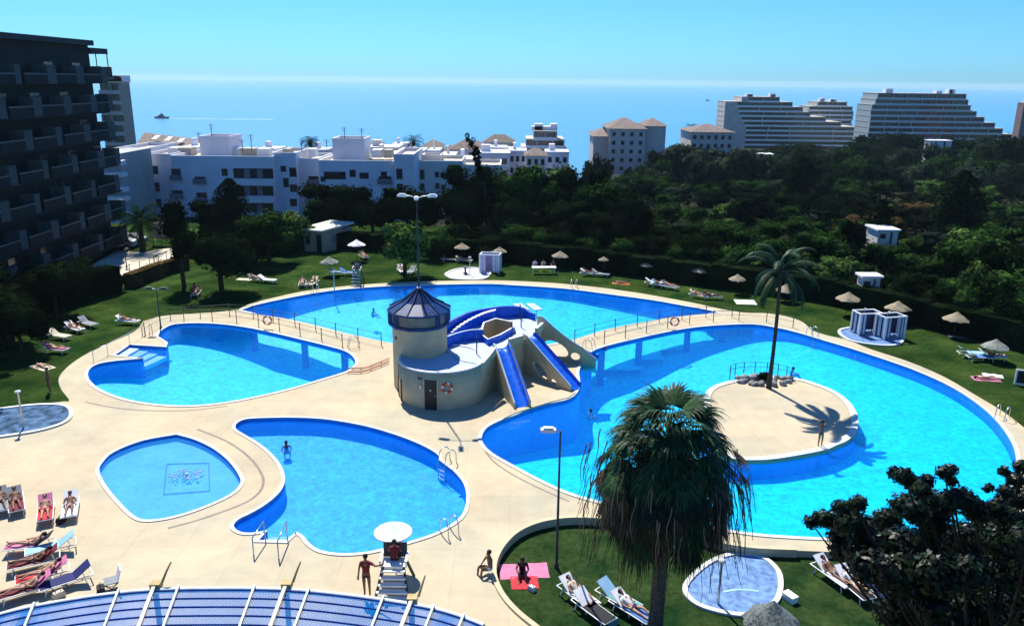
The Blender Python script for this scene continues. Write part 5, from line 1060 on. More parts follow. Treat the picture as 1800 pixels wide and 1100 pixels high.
# ------------------------------------------------------------------ people
M_skin = mat('skin', (.42, .23, .15), .6, .08); M_skind = mat('skin_tanned', (.20, .095, .055), .6, .08); M_hair = mat('hair_dark', (.012, .009, .007), .6, .1); M_hairb = mat('hair_light', (.25, .15, .06), .6, .1)
CLOTH = {k: mat('cloth_'+k, c, .8, .1) for k, c in dict(red=(.42, .02, .03), darkred=(.13, .012, .022), white=(.72, .72, .74), navy=(.01, .015, .10), blue=(.06, .17, .42), black=(.012, .012, .015), pink=(.50, .16, .28), teal=(.10, .28, .30), orange=(.55, .16, .04), grey=(.20, .22, .24), sky=(.25, .45, .62), cream=(.55, .48, .36)).items()}
def skin(nodes, edges, sub=1):
    me = bpy.data.meshes.new('t'); me.from_pydata([n[:3] for n in nodes], edges, []); o = bpy.data.objects.new('t', me); COL.objects.link(o)
    md = o.modifiers.new('s', 'SKIN'); md.use_smooth_shade = True; s2 = o.modifiers.new('d', 'SUBSURF'); s2.levels = s2.render_levels = sub
    for i, n in enumerate(nodes): r = n[3]; me.skin_vertices[0].data[i].radius = r if isinstance(r, tuple) else (r, r)
    me.skin_vertices[0].data[0].use_root = True
    dg = bpy.context.evaluated_depsgraph_get(); out = bpy.data.meshes.new_from_object(o.evaluated_get(dg)); bpy.data.objects.remove(o); return out
def joints(pose):
    # every joint in metres for a 1.72 m person, facing -Y
    J = dict(pel=(0, 0, .93), spi=(0, .01, 1.10), che=(0, 0, 1.30), nb=(0, .01, 1.45), nk=(0, 0, 1.51), hd=(0, -.015, 1.60), ht=(0, 0, 1.68))
    for s, q in ((-1, 'l'), (1, 'r')):
        J.update({'sh'+q: (.17*s, 0, 1.40), 'el'+q: (.24*s, .02, 1.13), 'wr'+q: (.27*s, -.05, .90), 'ha'+q: (.275*s, -.08, .81), 'hi'+q: (.095*s, 0, .88), 'kn'+q: (.11*s, -.02, .48), 'an'+q: (.11*s, .03, .08), 'to'+q: (.13*s, -.13, .03)})
    J.update(pose); return J
def body(J, fingers=True):
    nd = []; ed = []; ix = {}
    def N(k, r): ix[k] = len(nd); nd.append((*J[k], r))
    N('pel', (.15, .11)); N('spi', (.125, .095)); N('che', (.155, .11)); N('nb', (.075, .07)); N('nk', .052); N('hd', (.078, .092)); N('ht', (.07, .08))
    for a, b in zip(('pel', 'spi', 'che', 'nb', 'nk', 'hd'), ('spi', 'che', 'nb', 'nk', 'hd', 'ht')): ed.append((ix[a], ix[b]))
    hd = Vector(J['hd']); nk = Vector(J['nk']); face = Vector(J.get('face', (0, -1, 0))); k = len(nd); n_ = hd+face*.10-Vector((0, 0, .01)); nd.append((*n_, .018)); ed.append((ix['hd'], k))
    for q in 'lr':
        N('sh'+q, .058); N('el'+q, .042); N('wr'+q, .029); N('ha'+q, (.036, .018)); N('hi'+q, .088); N('kn'+q, .056); N('an'+q, .037); N('to'+q, (.036, .025))
        ed += [(ix['che'], ix['sh'+q]), (ix['sh'+q], ix['el'+q]), (ix['el'+q], ix['wr'+q]), (ix['wr'+q], ix['ha'+q]), (ix['pel'], ix['hi'+q]), (ix['hi'+q], ix['kn'+q]), (ix['kn'+q], ix['an'+q]), (ix['an'+q], ix['to'+q])]
        if fingers:
            w = Vector(J['wr'+q]); h = Vector(J['ha'+q]); d = (h-w).normalized(); sd = d.cross(Vector((0, 1, 0))); sd = sd.normalized() if sd.length > .1 else Vector((1, 0, 0)); dn = d.cross(sd)
            for f, (o_, ln) in enumerate(((-.030, .065), (-.010, .078), (.011, .073), (.031, .056))):
                b0 = h+sd*o_*.8+d*.01; m_ = b0+sd*o_*.25+d*ln*.55+dn*.006; e_ = m_+d*ln*.42+dn*.02; i0 = len(nd); nd.extend([(*b0, .011), (*m_, .0095), (*e_, .008)]); ed.extend([(ix['ha'+q], i0), (i0, i0+1), (i0+1, i0+2)])
            b0 = w.lerp(h, .4)+sd*-.035; e_ = b0+sd*-.025+d*.035; e2 = e_+d*.028; i0 = len(nd); nd.extend([(*b0, .013), (*e_, .010), (*e2, .009)]); ed.extend([(ix['wr'+q], i0), (i0, i0+1), (i0+1, i0+2)])
    return nd, ed, ix
def cloth(J, parts, grow=1.14):
    # parts: 'shorts', 'shirt', 'brief'
    nd = []; ed = []
    if parts in ('shorts', 'brief', 'swimsuit'):
        k = .45 if parts == 'shorts' else .12; P_ = Vector(J['pel']); S_ = Vector(J['spi']); nd = [(*(P_-Vector((0, 0, 0))), (.158*1.03, .12)), (*P_.lerp(S_, .45 if parts != 'swimsuit' else 1), (.14, .108))]; ed = [(0, 1)]
        for q in 'lr': h = Vector(J['hi'+q]); n_ = Vector(J['kn'+q]); i = len(nd); nd += [(*h, .098), (*h.lerp(n_, k), .088)]; ed += [(0, i), (i, i+1)]
        if parts == 'swimsuit': i = len(nd); nd.append((*J['che'], (.16, .118))); ed.append((1, i))
    elif parts == 'shirt':
        nd = [(*J['pel'], (.16, .118)), (*J['spi'], (.14, .11)), (*J['che'], (.168, .122)), (*J['nb'], (.085, .08))]; ed = [(0, 1), (1, 2), (2, 3)]
        for q in 'lr': s_ = Vector(J['sh'+q]); e_ = Vector(J['el'+q]); i = len(nd); nd += [(*s_, .07), (*s_.lerp(e_, .6), .056)]; ed += [(2, i), (i, i+1)]
    return skin(nd, ed, 1)
POSES = {
 'stand': {}, 
 'reach': dict(elr=(.40, -.12, 1.33), wrr=(.58, -.22, 1.46), har=(.65, -.25, 1.50), ell=(-.25, .04, 1.14), knl=(-.08, -.02, .48), anl=(-.08, .03, .08), tol=(-.10, -.13, .03)),
 'armsup': dict(ell=(-.34, .02, 1.56), wrl=(-.16, .03, 1.74), hal=(-.08, .04, 1.70), elr=(.34, .02, 1.56), wrr=(.16, .03, 1.74), har=(.08, .04, 1.70)),
 'sit': dict(pel=(0, 0, .10), spi=(0, -.02, .27), che=(0, -.05, .46), nb=(0, -.06, .61), nk=(0, -.07, .67), hd=(0, -.09, .76), ht=(0, -.08, .84), shl=(-.17, -.05, .56), shr=(.17, -.05, .56), ell=(-.24, -.16, .34), elr=(.24, -.16, .34), wrl=(-.14, -.36, .24), wrr=(.14, -.36, .24), hal=(-.10, -.42, .24), har=(.10, -.42, .24), hil=(-.10, -.05, .09), hir=(.10, -.05, .09), knl=(-.14, -.46, .20), knr=(.14, -.46, .20), anl=(-.13, -.52, -.22), anr=(.13, -.52, -.22), tol=(-.14, -.68, -.26), tor=(.14, -.68, -.26)),
 'sitground': dict(pel=(0, 0, .12), spi=(0, .02, .28), che=(0, -.03, .46), nb=(0, -.07, .60), nk=(0, -.09, .66), hd=(0, -.12, .74), ht=(0, -.12, .82), shl=(-.17, -.04, .55), shr=(.17, -.04, .55), ell=(-.26, -.14, .34), elr=(.26, -.14, .34), wrl=(-.20, -.34, .28), wrr=(.20, -.34, .28), hal=(-.16, -.40, .28), har=(.16, -.40, .28), hil=(-.10, -.05, .10), hir=(.10, -.05, .10), knl=(-.16, -.42, .38), knr=(.16, -.42, .38), anl=(-.13, -.66, .06), anr=(.13, -.66, .06), tol=(-.14, -.80, .03), tor=(.14, -.80, .03)),
 'recline': dict(face=(0, -.25, .95), pel=(0, 0, .42), spi=(0, .16, .47), che=(0, .33, .58), nb=(0, .46, .68), nk=(0, .51, .72), hd=(0, .58, .78), ht=(0, .65, .82), shl=(-.17, .42, .63), shr=(.17, .42, .63), ell=(-.27, .22, .50), elr=(.27, .22, .50), wrl=(-.22, -.02, .50), wrr=(.20, .04, .55), hal=(-.19, -.10, .50), har=(.12, .02, .58), hil=(-.10, -.05, .42), hir=(.10, -.05, .42), knl=(-.12, -.46, .44), knr=(.13, -.44, .56), anl=(-.12, -.88, .42), anr=(.14, -.80, .42), tol=(-.16, -.96, .52), tor=(.17, -.90, .50)),
 'flat': dict(face=(0, 0, 1), pel=(0, 0, .13), spi=(0, .17, .13), che=(0, .36, .14), nb=(0, .50, .13), nk=(0, .56, .13), hd=(0, .65, .14), ht=(0, .73, .14), shl=(-.17, .45, .12), shr=(.17, .45, .12), ell=(-.30, .28, .08), elr=(.32, .62, .08), wrl=(-.32, .04, .06), wrr=(.14, .78, .08), hal=(-.32, -.04, .05), har=(.06, .80, .10), hil=(-.10, -.05, .12), hir=(.10, -.05, .12), knl=(-.13, -.46, .09), knr=(.14, -.46, .20), anl=(-.14, -.88, .07), anr=(.14, -.78, .06), tol=(-.18, -.95, .14), tor=(.18, -.86, .14)),
 'crouch': dict(pel=(0, .1, .62), spi=(0, -.02, .78), che=(0, -.16, .92), nb=(0, -.26, 1.03), nk=(0, -.30, 1.08), hd=(0, -.36, 1.15), ht=(0, -.37, 1.23), shl=(-.17, -.22, 1.0), shr=(.17, -.22, 1.0), ell=(-.24, -.34, .78), elr=(.24, -.34, .78), wrl=(-.16, -.5, .62), wrr=(.16, -.5, .62), hal=(-.13, -.56, .56), har=(.13, -.56, .56), hil=(-.10, .08, .58), hir=(.10, .08, .58), knl=(-.14, -.30, .46), knr=(.14, -.30, .46), anl=(-.12, -.02, .08), anr=(.12, -.02, .08), tol=(-.14, -.18, .03), tor=(.14, -.18, .03)),
}
BODY = {}; CLO = {}; HAIR = {}
def person(label, pose, loc, rz=0, sc=1.0, wear=('shorts', 'red'), sk=M_skin, top=None, hair=M_hair, group=None, long=False, rx=0):
    if pose not in BODY: J = joints(POSES[pose]); nd, ed, ix = body(J); BODY[pose] = (J, skin(nd, ed, 1))
    J, me = BODY[pose]; o = bpy.data.objects.new('person', me); COL.objects.link(o)
    if not me.materials: me.materials.append(M_skin)
    o.location = loc; o.rotation_euler = (rx, 0, rz); o.scale = (sc,)*3; tag(o, label, 'person', group); recolor(o, sk)
    for ty, c in ([wear] if wear else [])+([top] if top else []):
        key = (pose, ty)
        if key not in CLO: CLO[key] = cloth(J, ty); CLO[key].materials.append(CLOTH['red'])
        q = bpy.data.objects.new({'shorts': 'shorts', 'brief': 'swim_briefs', 'swimsuit': 'swimsuit', 'shirt': 'shirt'}[ty], CLO[key]); COL.objects.link(q); q.parent = o; recolor(q, CLOTH[c])
    key = (pose, long)
    if key not in HAIR:
        mb = MB(); h = Vector(J['hd']).lerp(Vector(J['ht']), .55); f = Vector(J.get('face', (0, -1, 0))); up = (Vector(J['ht'])-Vector(J['nk'])).normalized(); mb.ell(h-f*.028+up*.02, .098, 12, 8)
        if long: mb.ell(h-f*.06-up*.10, (.085, .06, .15), 10, 6)
        me2 = mb.build('hair', M_hair, o).data; HAIR[key] = me2; recolor(o.children[-1], hair)
    else:
        q = bpy.data.objects.new('hair', HAIR[key]); COL.objects.link(q); q.parent = o; recolor(q, hair)
    return o
# ------------------------------------------------------------------ loungers
lg = thing('sun_lounger', 'x', 'sun lounger')
mb = MB()
for s in (-.33, .33): mb.tube([(s, -.98, .34), (s, .35, .34), (s, .95, .34)], .025, 6)
mb.tube([(-.33, -.98, .34), (.33, -.98, .34)], .025, 6); mb.tube([(-.33, .95, .34), (.33, .95, .34)], .025, 6); mb.build('frame', M_white, lg)
mb = MB(); mb.box((0, -.33, .37), (.60, 1.28, .03)); mb.build('seat', CLOTH['white'], lg)
mb = MB(); q = math.radians(34); mb.box((0, .30+.36*math.cos(q), .37+.36*math.sin(q)), (.60, .74, .03), 0, 0, q); mb.build('backrest', CLOTH['white'], lg)
for x in (-.31, .31):
    for y in (-.75, .62): mb = MB(); mb.tube([(x, y, .34), (x*1.05, y+(-.08 if y < 0 else .08), 0)], .022, 6); mb.build('leg', M_white, lg)
GLo = 'sun loungers round the pools'
def lounger(label, u, v, a, c='white', z=DZ, back=None, Y=None, group=GLo):
    b = P(u, v, z); o = place(lg, 'lounger', (b.x, b.y, z), R(a), 1, label, group)
    for st_, cc_ in (('seat', c), ('backrest', back or c)): recolor(kid(o, st_), CLOTH[cc_])
    return o, b
def on_lounger(o, label, pose='recline', **k): return person(label, pose, (o.location.x, o.location.y, o.location.z), o.rotation_euler.z, 1, **k)
def towel(name, label, u, v, a, c, z=DZ, w=.8, l=1.7, cat='towel', Y=None, h=.012):
    b = P(u, v, z); mb = MB(); n = 8; rg = random.Random(int(u)); vs = [(x*w/2, y*l/2, h+.012*math.sin(x*5+y*7+u)) for x in (-1, 0, 1) for y in [k/n*2-1 for k in range(n+1)]]; m_ = n+1; mb.add(vs, [(i*m_+k, (i+1)*m_+k, (i+1)*m_+k+1, i*m_+k+1) for i in range(2) for k in range(n)], 0, True); mb.add([(-w/2, -l/2, .002), (w/2, -l/2, .002), (w/2, l/2, .002), (-w/2, l/2, .002)], [(0, 3, 2, 1)])
    o = mb.build(name, CLOTH[c]); o.location = (b.x, b.y, z); o.rotation_euler.z = R(a); return tag(o, label, cat)
# bottom left group
o, b = lounger('grey padded lounger cut by the left edge beside the dark one', 4, 893, 33, 'grey'); on_lounger(o, 'person in dark swimwear on the lounger cut by the left edge', wear=('shorts', 'black'), sk=M_skind)
o, b = lounger('dark maroon lounger second from the left edge in the upper deck row', 30, 893, 33, 'darkred', back='grey'); on_lounger(o, 'person in maroon swimwear on the second lounger of the upper deck row', wear=('shorts', 'darkred'), sk=M_skind)
o, b = lounger('lounger with a red towel in the upper deck row', 82, 908, 27, 'red', back='pink'); on_lounger(o, 'person in red swimwear lying on the red towel lounger', wear=('shorts', 'red'))
o, b = lounger('white lounger at the right end of the upper deck row', 125, 902, 24, 'white'); on_lounger(o, 'tanned person with raised arm on the white end lounger', wear=('brief', 'white'), sk=M_skind)
o, b = lounger('lounger with black headrest at the top of the lower left cluster', 55, 968, -78, 'pink', back='black'); on_lounger(o, 'person with pink skin lying on the topmost lounger of the lower left cluster', wear=('brief', 'black'))
o, b = lounger('lounger covered with a pale blue towel in the lower left cluster', 92, 972, -60, 'sky')
o, b = lounger('lounger with dark maroon towel in the middle of the lower left cluster', 62, 997, -62, 'darkred'); on_lounger(o, 'tanned person on the maroon towel in the middle of the lower left cluster', wear=('brief', 'cream'), sk=M_skind)
o, b = lounger('lounger with pink towel in the lower left cluster, above the navy one', 78, 1020, -58, 'red', back='pink'); on_lounger(o, 'person lying on the pink towel above the navy lounger', wear=('brief', 'darkred'))
o, b = lounger('lounger with a navy towel at the right of the lower left cluster', 118, 1030, -52, 'navy')
o, b = lounger('lounger with plum towel at the bottom of the lower left cluster', 48, 1046, -55, 'darkred', back='pink')
on_lounger(o, 'person lying on the plum towel at the bottom of the lower left cluster', wear=('brief', 'black'))
b = P(150, 1012, DZ)
# pram like sun chair with bags
b = P(197, 1034, DZ); t = thing('folding_chair', 'grey folding chair with a white towel standing alone by the blue roof', 'chair', b, R(-60)); 
mb = MB(); mb.box((0, 0, .38), (.55, .5, .04)); mb.build('seat', CLOTH['grey'], t); mb = MB(); mb.box((0, .30, .62), (.55, .05, .55), 0, 0, -.3); mb.build('backrest', CLOTH['white'], t)
for s in (-1, 1):
    for d_ in (-1, 1): mb = MB(); mb.tube([(s*.28, d_*.26, .38), (s*.28, -d_*.2, 0)], .018, 6); mb.build('leg', M_black, t)
def bag(label, u, v, c, s=.4, z=DZ):
    b = P(u, v, z); t = thing('beach_bag', label, 'bag', b, u*.1); mb = MB(); mb.add([(x*s*.5*k, y*s*.3*k, zz) for zz, k in ((0, 1), (s*.35, 1.12), (s*.7, .9)) for x, y in ((-1, -1), (1, -1), (1, 1), (-1, 1))], [(3, 2, 1, 0), (8, 9, 10, 11)]+[(r*4+i, r*4+(i+1) % 4, r*4+4+(i+1) % 4, r*4+4+i) for r in (0, 1) for i in range(4)]); mb.build('pouch', CLOTH[c], t)
    mb = MB(); mb.tube([(-s*.3, 0, s*.65), (-s*.2, 0, s*1.0), (s*.2, 0, s*1.0), (s*.3, 0, s*.65)], .015, 5); mb.build('strap', M_black, t)
bag('dark bag on the deck left of the grey folding chair', 178, 1042, 'black', .45); bag('brown bag among the loungers of the lower left cluster', 104, 1050, 'cream', .4); bag('black bag beside the red towel lounger', 108, 918, 'black', .4)
# lifeguard chair and lifeguards
def guard_chair(label, base, rz, sc=1.0, m=M_white, h=1.55):
    t = thing('lifeguard_chair', label, 'lifeguard chair', base, rz)
    for s in (-1, 1):
        for y0, y1, nm in ((-.95, -.28, 'ladder_rail'), (.75, .28, 'back_leg')): mb = MB(); mb.beam((s*.52, y0, 0), (s*.32, y1, h), .07, .07); mb.build(nm, M_dgrey, t)
        mb = MB(); mb.beam((s*.40, -.35, h+.28), (s*.40, .35, h+.28), .08, .05); mb.beam((s*.40, -.32, h), (s*.40, -.32, h+.28), .05, .05); mb.build('armrest', M_white, t)
    for k in range(5): f = k/5; mb = MB(); mb.box((0, -.95+.67*(f+.06), h*(f+.10)), (1.02-.36*f, .24, .06)); mb.build('step', m, t)
    mb = MB(); mb.box((0, 0, h), (.74, .62, .06)); mb.build('seat', M_white, t); mb = MB(); mb.box((0, .34, h+.38), (.74, .05, .62), 0, 0, -.15); mb.build('backrest', M_dgrey, t); t.scale = (sc,)*3; return t
b = P(690, 1051, DZ); bb = Vector((b.x, b.y+.75, DZ)); gch = guard_chair('tall white stepped lifeguard chair by the kidney pool, under the white parasol', bb, 0, 1.0, M_white, 1.15); gch.scale = (1.3, 1.05, 1.0)
person('lifeguard in dark red sitting on top of the tall chair, seen from behind', 'sit', (bb.x, bb.y+.05, DZ+1.18), R(180), 1.05, ('shorts', 'darkred'), M_skind, ('shirt', 'darkred'))
b = P(645, 1046, DZ); person('lifeguard in dark red shirt and shorts standing, reaching out to the tall chair', 'reach', (b.x, b.y, DZ), R(0), 1.08, ('shorts', 'darkred'), M_skind, ('shirt', 'darkred'))
def parasol(name, label, base, h, r, m, cap=.28, sag=.10, rag=0, seed=1, tilt=0, pole=M_dgrey, group=None, n=18, flat=.62):
    t = thing(name, label, 'parasol', base, 0, group); rg = random.Random(seed); mb = MB(); mb.cyl((0, 0, 0), (0, 0, h), .03, .025, 8); mb.build('pole', pole, t)
    mb = MB(); rings = [(0.02, h+.02), (r*.35, h-cap*.42), (r*.72, h-cap*.8), (r, h-cap*1.0-sag)]; vs = []
    for i, (rr, z) in enumerate(rings):
        for k in range(n): a = 2*math.pi*k/n; j = 1+(rg.uniform(-rag, rag) if i == 3 else 0); dz = -(.06 if i == 3 and k % 2 and rag else 0); vs.append((rr*j*math.cos(a), rr*j*math.sin(a), z+dz))
    mb.add(vs, [(i*n+k, i*n+(k+1) % n, (i+1)*n+(k+1) % n, (i+1)*n+k) for i in range(3) for k in range(n)], 0, not rag)
    vs2 = [(x, y, z-.05) for x, y, z in vs]; mb.add(vs2, [(i*n+k, (i+1)*n+k, (i+1)*n+(k+1) % n, i*n+(k+1) % n) for i in range(3) for k in range(n)]); o_ = len(mb.v)
    mb.add([vs[3*n+k] for k in range(n)]+[vs2[3*n+k] for k in range(n)], [(k, (k+1) % n, n+(k+1) % n, n+k) for k in range(n)]); c_ = mb.build('canopy', m, t); c_.rotation_euler = (tilt, 0, 0); return t
pc = P(680, 934, 3.0); parasol('parasol', 'round white parasol above the lifeguard chair by the kidney pool', (bb.x-.22, bb.y+1.3, DZ), zat((bb.x-.22, bb.y+1.3), 922)-DZ, .80, mat('white_parasol_cloth', (.62, .70, .70), .7), .30, .02, 0, pole=M_steel)
# girl on the island, seated person on the kerb, swimmers
b = P(1441, 784, DZ); person('slim person in dark swimwear standing on the island with hands raised to the head', 'armsup', (b.x, b.y, DZ), R(10), .92, ('brief', 'black'), M_skind, None, long=True)
b = P(862, 1006, DZ); person('person in pale shorts sitting on the lawn kerb, turned to the left', 'sit', (b.x, b.y, DZ+.16), R(-60), 1.05, ('shorts', 'white'), M_skind)
b = P(503, 783, -.13); person('swimmer with dark hair standing in the shallow upper end of the kidney pool', 'sitground', (b.x, b.y, -.66), R(20), 1.0, ('brief', 'navy'), M_skind, long=True)
for u, v, lb in [(1036, 722, 'swimmer splashing in the big pool in front of the slides'), (1392, 648, 'swimmer in the big pool just behind the palm island'), (655, 545, 'swimmer in the back pool left of the conical roof'), (1140, 752, 'lone swimmer in the big pool behind the fan palm')]:
    b = P(u, v, -.13); person(lb, 'sitground', (b.x, b.y, -.84), R(60), 1.0, ('brief', 'navy'), M_skind, group='swimmers')
# near lawn
ZN = -.3
towel('blanket', 'pink patterned blanket spread on the near lawn', 921, 1003, 95, 'pink', ZN, 1.1, 2.1); towel('towel', 'bright red towel on the near lawn in front of the pink blanket', 922, 1024, 4, 'red', ZN, 1.15, .9, h=.03)
b = P(918, 1008, ZN); person('person in black sitting on the pink blanket on the near lawn', 'sitground', (b.x, b.y, ZN), R(0), 1.0, ('shorts', 'black'), M_skind, ('shirt', 'black'), long=True)
bag('white bag beside the red towel on the near lawn', 935, 1037, 'white', .3, ZN)
o, b = lounger('white lounger under the person with the spotted top, nearest the lamp post', 1016, 1056, 38, 'white', ZN); on_lounger(o, 'person in a beige top on the lounger nearest the lamp post', wear=('shorts', 'cream'), top=('shirt', 'cream'))
o, b = lounger('lounger with a dark towel, second from the lamp post on the near lawn', 1042, 1082, 38, 'black', ZN, 'white')
o, b = lounger('lounger with a teal towel and white pillow, left of the fan palm trunk', 1086, 1062, 44, 'teal', ZN, 'sky')
o, b = lounger('lounger with a blue and white towel, closest to the fan palm trunk', 1110, 1082, 42, 'blue', ZN, 'white'); on_lounger(o, 'person in navy on the lounger closest to the fan palm trunk', wear=('shorts', 'navy'), top=('shirt', 'white'))
bag('pale green bag at the bottom edge between two near lawn loungers', 1078, 1098, 'teal', .4, ZN)
o, b = lounger('white lounger left of the pair under the near dark tree', 1462, 1020, 25, 'white', ZN); on_lounger(o, 'person on the left lounger under the near dark tree', wear=('shorts', 'grey'), sk=M_skind)
o, b = lounger('white lounger with a dark towel in the middle under the near dark tree', 1498, 1040, 18, 'black', ZN, 'white'); on_lounger(o, 'person in white on the middle lounger under the near dark tree', wear=('shorts', 'white'), top=('shirt', 'white'))
o, b = lounger('pale lounger at the right, half hidden under the near dark tree', 1540, 1045, 15, 'navy', ZN, 'white')
b = P(1388, 1054, ZN); mb = MB(); mb.box((0, 0, .12), (.34, .55, .24), .5); mb.box((0, 0, .26), (.36, .57, .05), .5); o = mb.build('cool_box', M_white); o.location = (b.x, b.y, ZN); tag(o, 'small white cool box on the near lawn above the grey straw parasol', 'cool box')
# foot baths and shower pads
M_pad = mat('foot_bath_tile', (.12, .22, .42), .4, .35, scale=3); M_padp = mat('pale_pad', (.58, .56, .62), .7, .1)
def pad(label, px, z, m, h=.10, name='foot_bath', cl=True):
    L = gp(px, z, True, 4); c = sum((Vector(p[:2]) for p in L), Vector((0, 0)))/len(L); t = thing(name, label, 'foot bath', (c.x, c.y, z)); Li = offset(L, -.22); Lo = L
    mb = MB(); mb.sheet([Li], z=z+.04); mb.build('basin', m, t, world=True); mb = MB(); n = len(L)
    for i in range(n):
        j = (i+1) % n; a, b_, c_, d = Lo[i], Lo[j], Li[j], Li[i]; mb.face([(p[0], p[1], z+h) for p in (a, b_, c_, d)]); mb.face([(a[0], a[1], z-.1), (b_[0], b_[1], z-.1), (b_[0], b_[1], z+h), (a[0], a[1], z+h)]); mb.face([(d[0], d[1], z+.03), (c_[0], c_[1], z+.03), (c_[0], c_[1], z+h), (d[0], d[1], z+h)])
    mb.build('rim', M_cope, t, world=True); return t
def shower(label, u, v, vt, z=DZ, arm=1):
    b = P(u, v, z); h = zat(b, vt)-z; t = thing('shower_post', label, 'shower', b); mb = MB(); mb.cyl((0, 0, 0), (0, 0, h), .06, .05, 8); mb.build('post', M_steel, t); mb = MB(); mb.lathe([(.01, h+.08), (.16, h+.03), (.16, h-.03), (.01, h-.03)], (0, 0, 0), 12); mb.build('shower_head', M_white, t)
    for k in range(2): mb = MB(); mb.ell((0, -.07, h*.5+.1*k), .035, 6, 4); mb.build('tap', M_steel, t)
pad('blue tiled foot bath with a shower at the left edge of the deck', [(-70, 745), (-40, 725), (20, 716), (70, 711), (112, 712), (128, 722), (124, 738), (95, 752), (40, 764), (-30, 770)], DZ, mat('wet_blue_tile', (.07, .13, .22), .15, .6, scale=1.6, spec=.6), name='foot_bath'); shower('steel shower post with a white head on the left foot bath', 42, 752, 688)
pad('pale round foot bath at the far rim of the back pool', [(782, 482), (800, 474), (830, 471), (860, 476), (862, 484), (848, 492), (800, 492), (786, 488)], 0.0, M_padp, .12); 
pad('round foot bath with shower screens on the right lawn', [(1472, 584), (1490, 577), (1540, 578), (1585, 590), (1588, 602), (1570, 609), (1530, 607), (1490, 599)], 0.0, M_pad, .12)
pad('round blue foot bath on the near lawn right of the fan palm', [(1200, 1030), (1240, 990), (1290, 972), (1340, 978), (1372, 1005), (1376, 1040), (1362, 1066), (1320, 1085), (1260, 1078), (1215, 1060)], ZN, M_pad, .10); 
b = P(1305, 1056, ZN); shower('slim steel shower post on the near lawn foot bath', 1262, 1062, 985, ZN)
band([(1272, 1030), (1300, 1026), (1335, 1029)], .10, ZN+.05, M_step, 'foot_bath_line', h=.005)
def screen(label, u, v, vt, w, a, ncol=M_bal, z=0.05, m2=None):
    b = P(u, v, z); h = zat(b, vt)-z; t = thing('shower_cubicle', label, 'shower cubicle', b, R(a)); d = w*.62; ms = [M_scr, m2 or M_scr2]
    def strip(x0, y0, x1, y1, nm='curtain'):
        mb = MB(); n = 8; L = [(x0+(x1-x0)*k/n+(y1-y0)*.05*(k % 2), y0+(y1-y0)*k/n+(x1-x0)*.05*(k % 2)) for k in range(n+1)]
        for k in range(n): p, q = L[k], L[k+1]; mb.face([(p[0], p[1], .12), (q[0], q[1], .12), (q[0], q[1], h-.04), (p[0], p[1], h-.04)], 1 if k % 4 == 3 else 0)
        mb.build(nm, ms, t)
    x, y = w/2-.04, d/2-.04
    strip(-x, -y, -x, y); strip(x, -y, x, y); strip(-x, -y, -x*.35, -y); strip(x*.35, -y, x, -y)
    mb = MB(); mb.b3(-x, x, y-.03, y, .1, h-.05); mb.build('back_panel', m2 or M_scr2, t)
    for i in (-1, 1):
        for j in (-1, 1): mb = MB(); mb.b3(i*w/2-.06, i*w/2+.06, j*d/2-.06, j*d/2+.06, 0, h+.05); mb.build('post', M_white, t)
    for j in (-1, 1): mb = MB(); mb.b3(-w/2+.06, w/2-.06, j*d/2-.05, j*d/2+.05, h-.04, h+.05); mb.build('top_rail', M_white, t)
    for i in (-1, 1): mb = MB(); mb.b3(i*w/2-.05, i*w/2+.05, -d/2+.06, d/2-.06, h-.04, h+.04); mb.build('top_rail', M_white, t)
    mb = MB(); mb.cyl((0, y-.1, 0), (0, y-.1, h+.25), .03, n=6); mb.cyl((0, y-.1, h+.2), (0, y-.35, h+.2), .03, n=6); mb.build('shower_pipe', M_steel, t)
M_scr = mat('screen_white', (.50, .56, .66), .6); M_scr2 = mat('screen_blue', (.02, .03, .08), .6); 
screen('white framed shower cubicle with pale curtains, left one on the right lawn foot bath', 1520, 585, 548, 1.9, 10); screen('white framed shower cubicle with pale curtains, right one on the right lawn foot bath', 1562, 592, 554, 1.9, 15)
M_lil = mat('lilac_screen', (.30, .27, .52), .6); screen('lilac shower cubicle behind the far foot bath of the back pool', 862, 478, 446, 2.1, -10, m2=M_lil, z=0)
shower('thin shower post in the middle of the far foot bath', 826, 483, 452, 0.0)
def fountain(label, u, v):
    b = P(u, v, .05); t = thing('water_fountain', label, 'fountain', b); mb = MB(); mb.lathe([(.30, 0), (.22, .1), (.10, .16), (.10, .62), (.32, .74), (.30, .78), (.05, .70)], (0, 0, 0), 12); mb.build('basin', M_dgrey, t)
fountain('low dark drinking fountain beside the thin shower post', 818, 481)
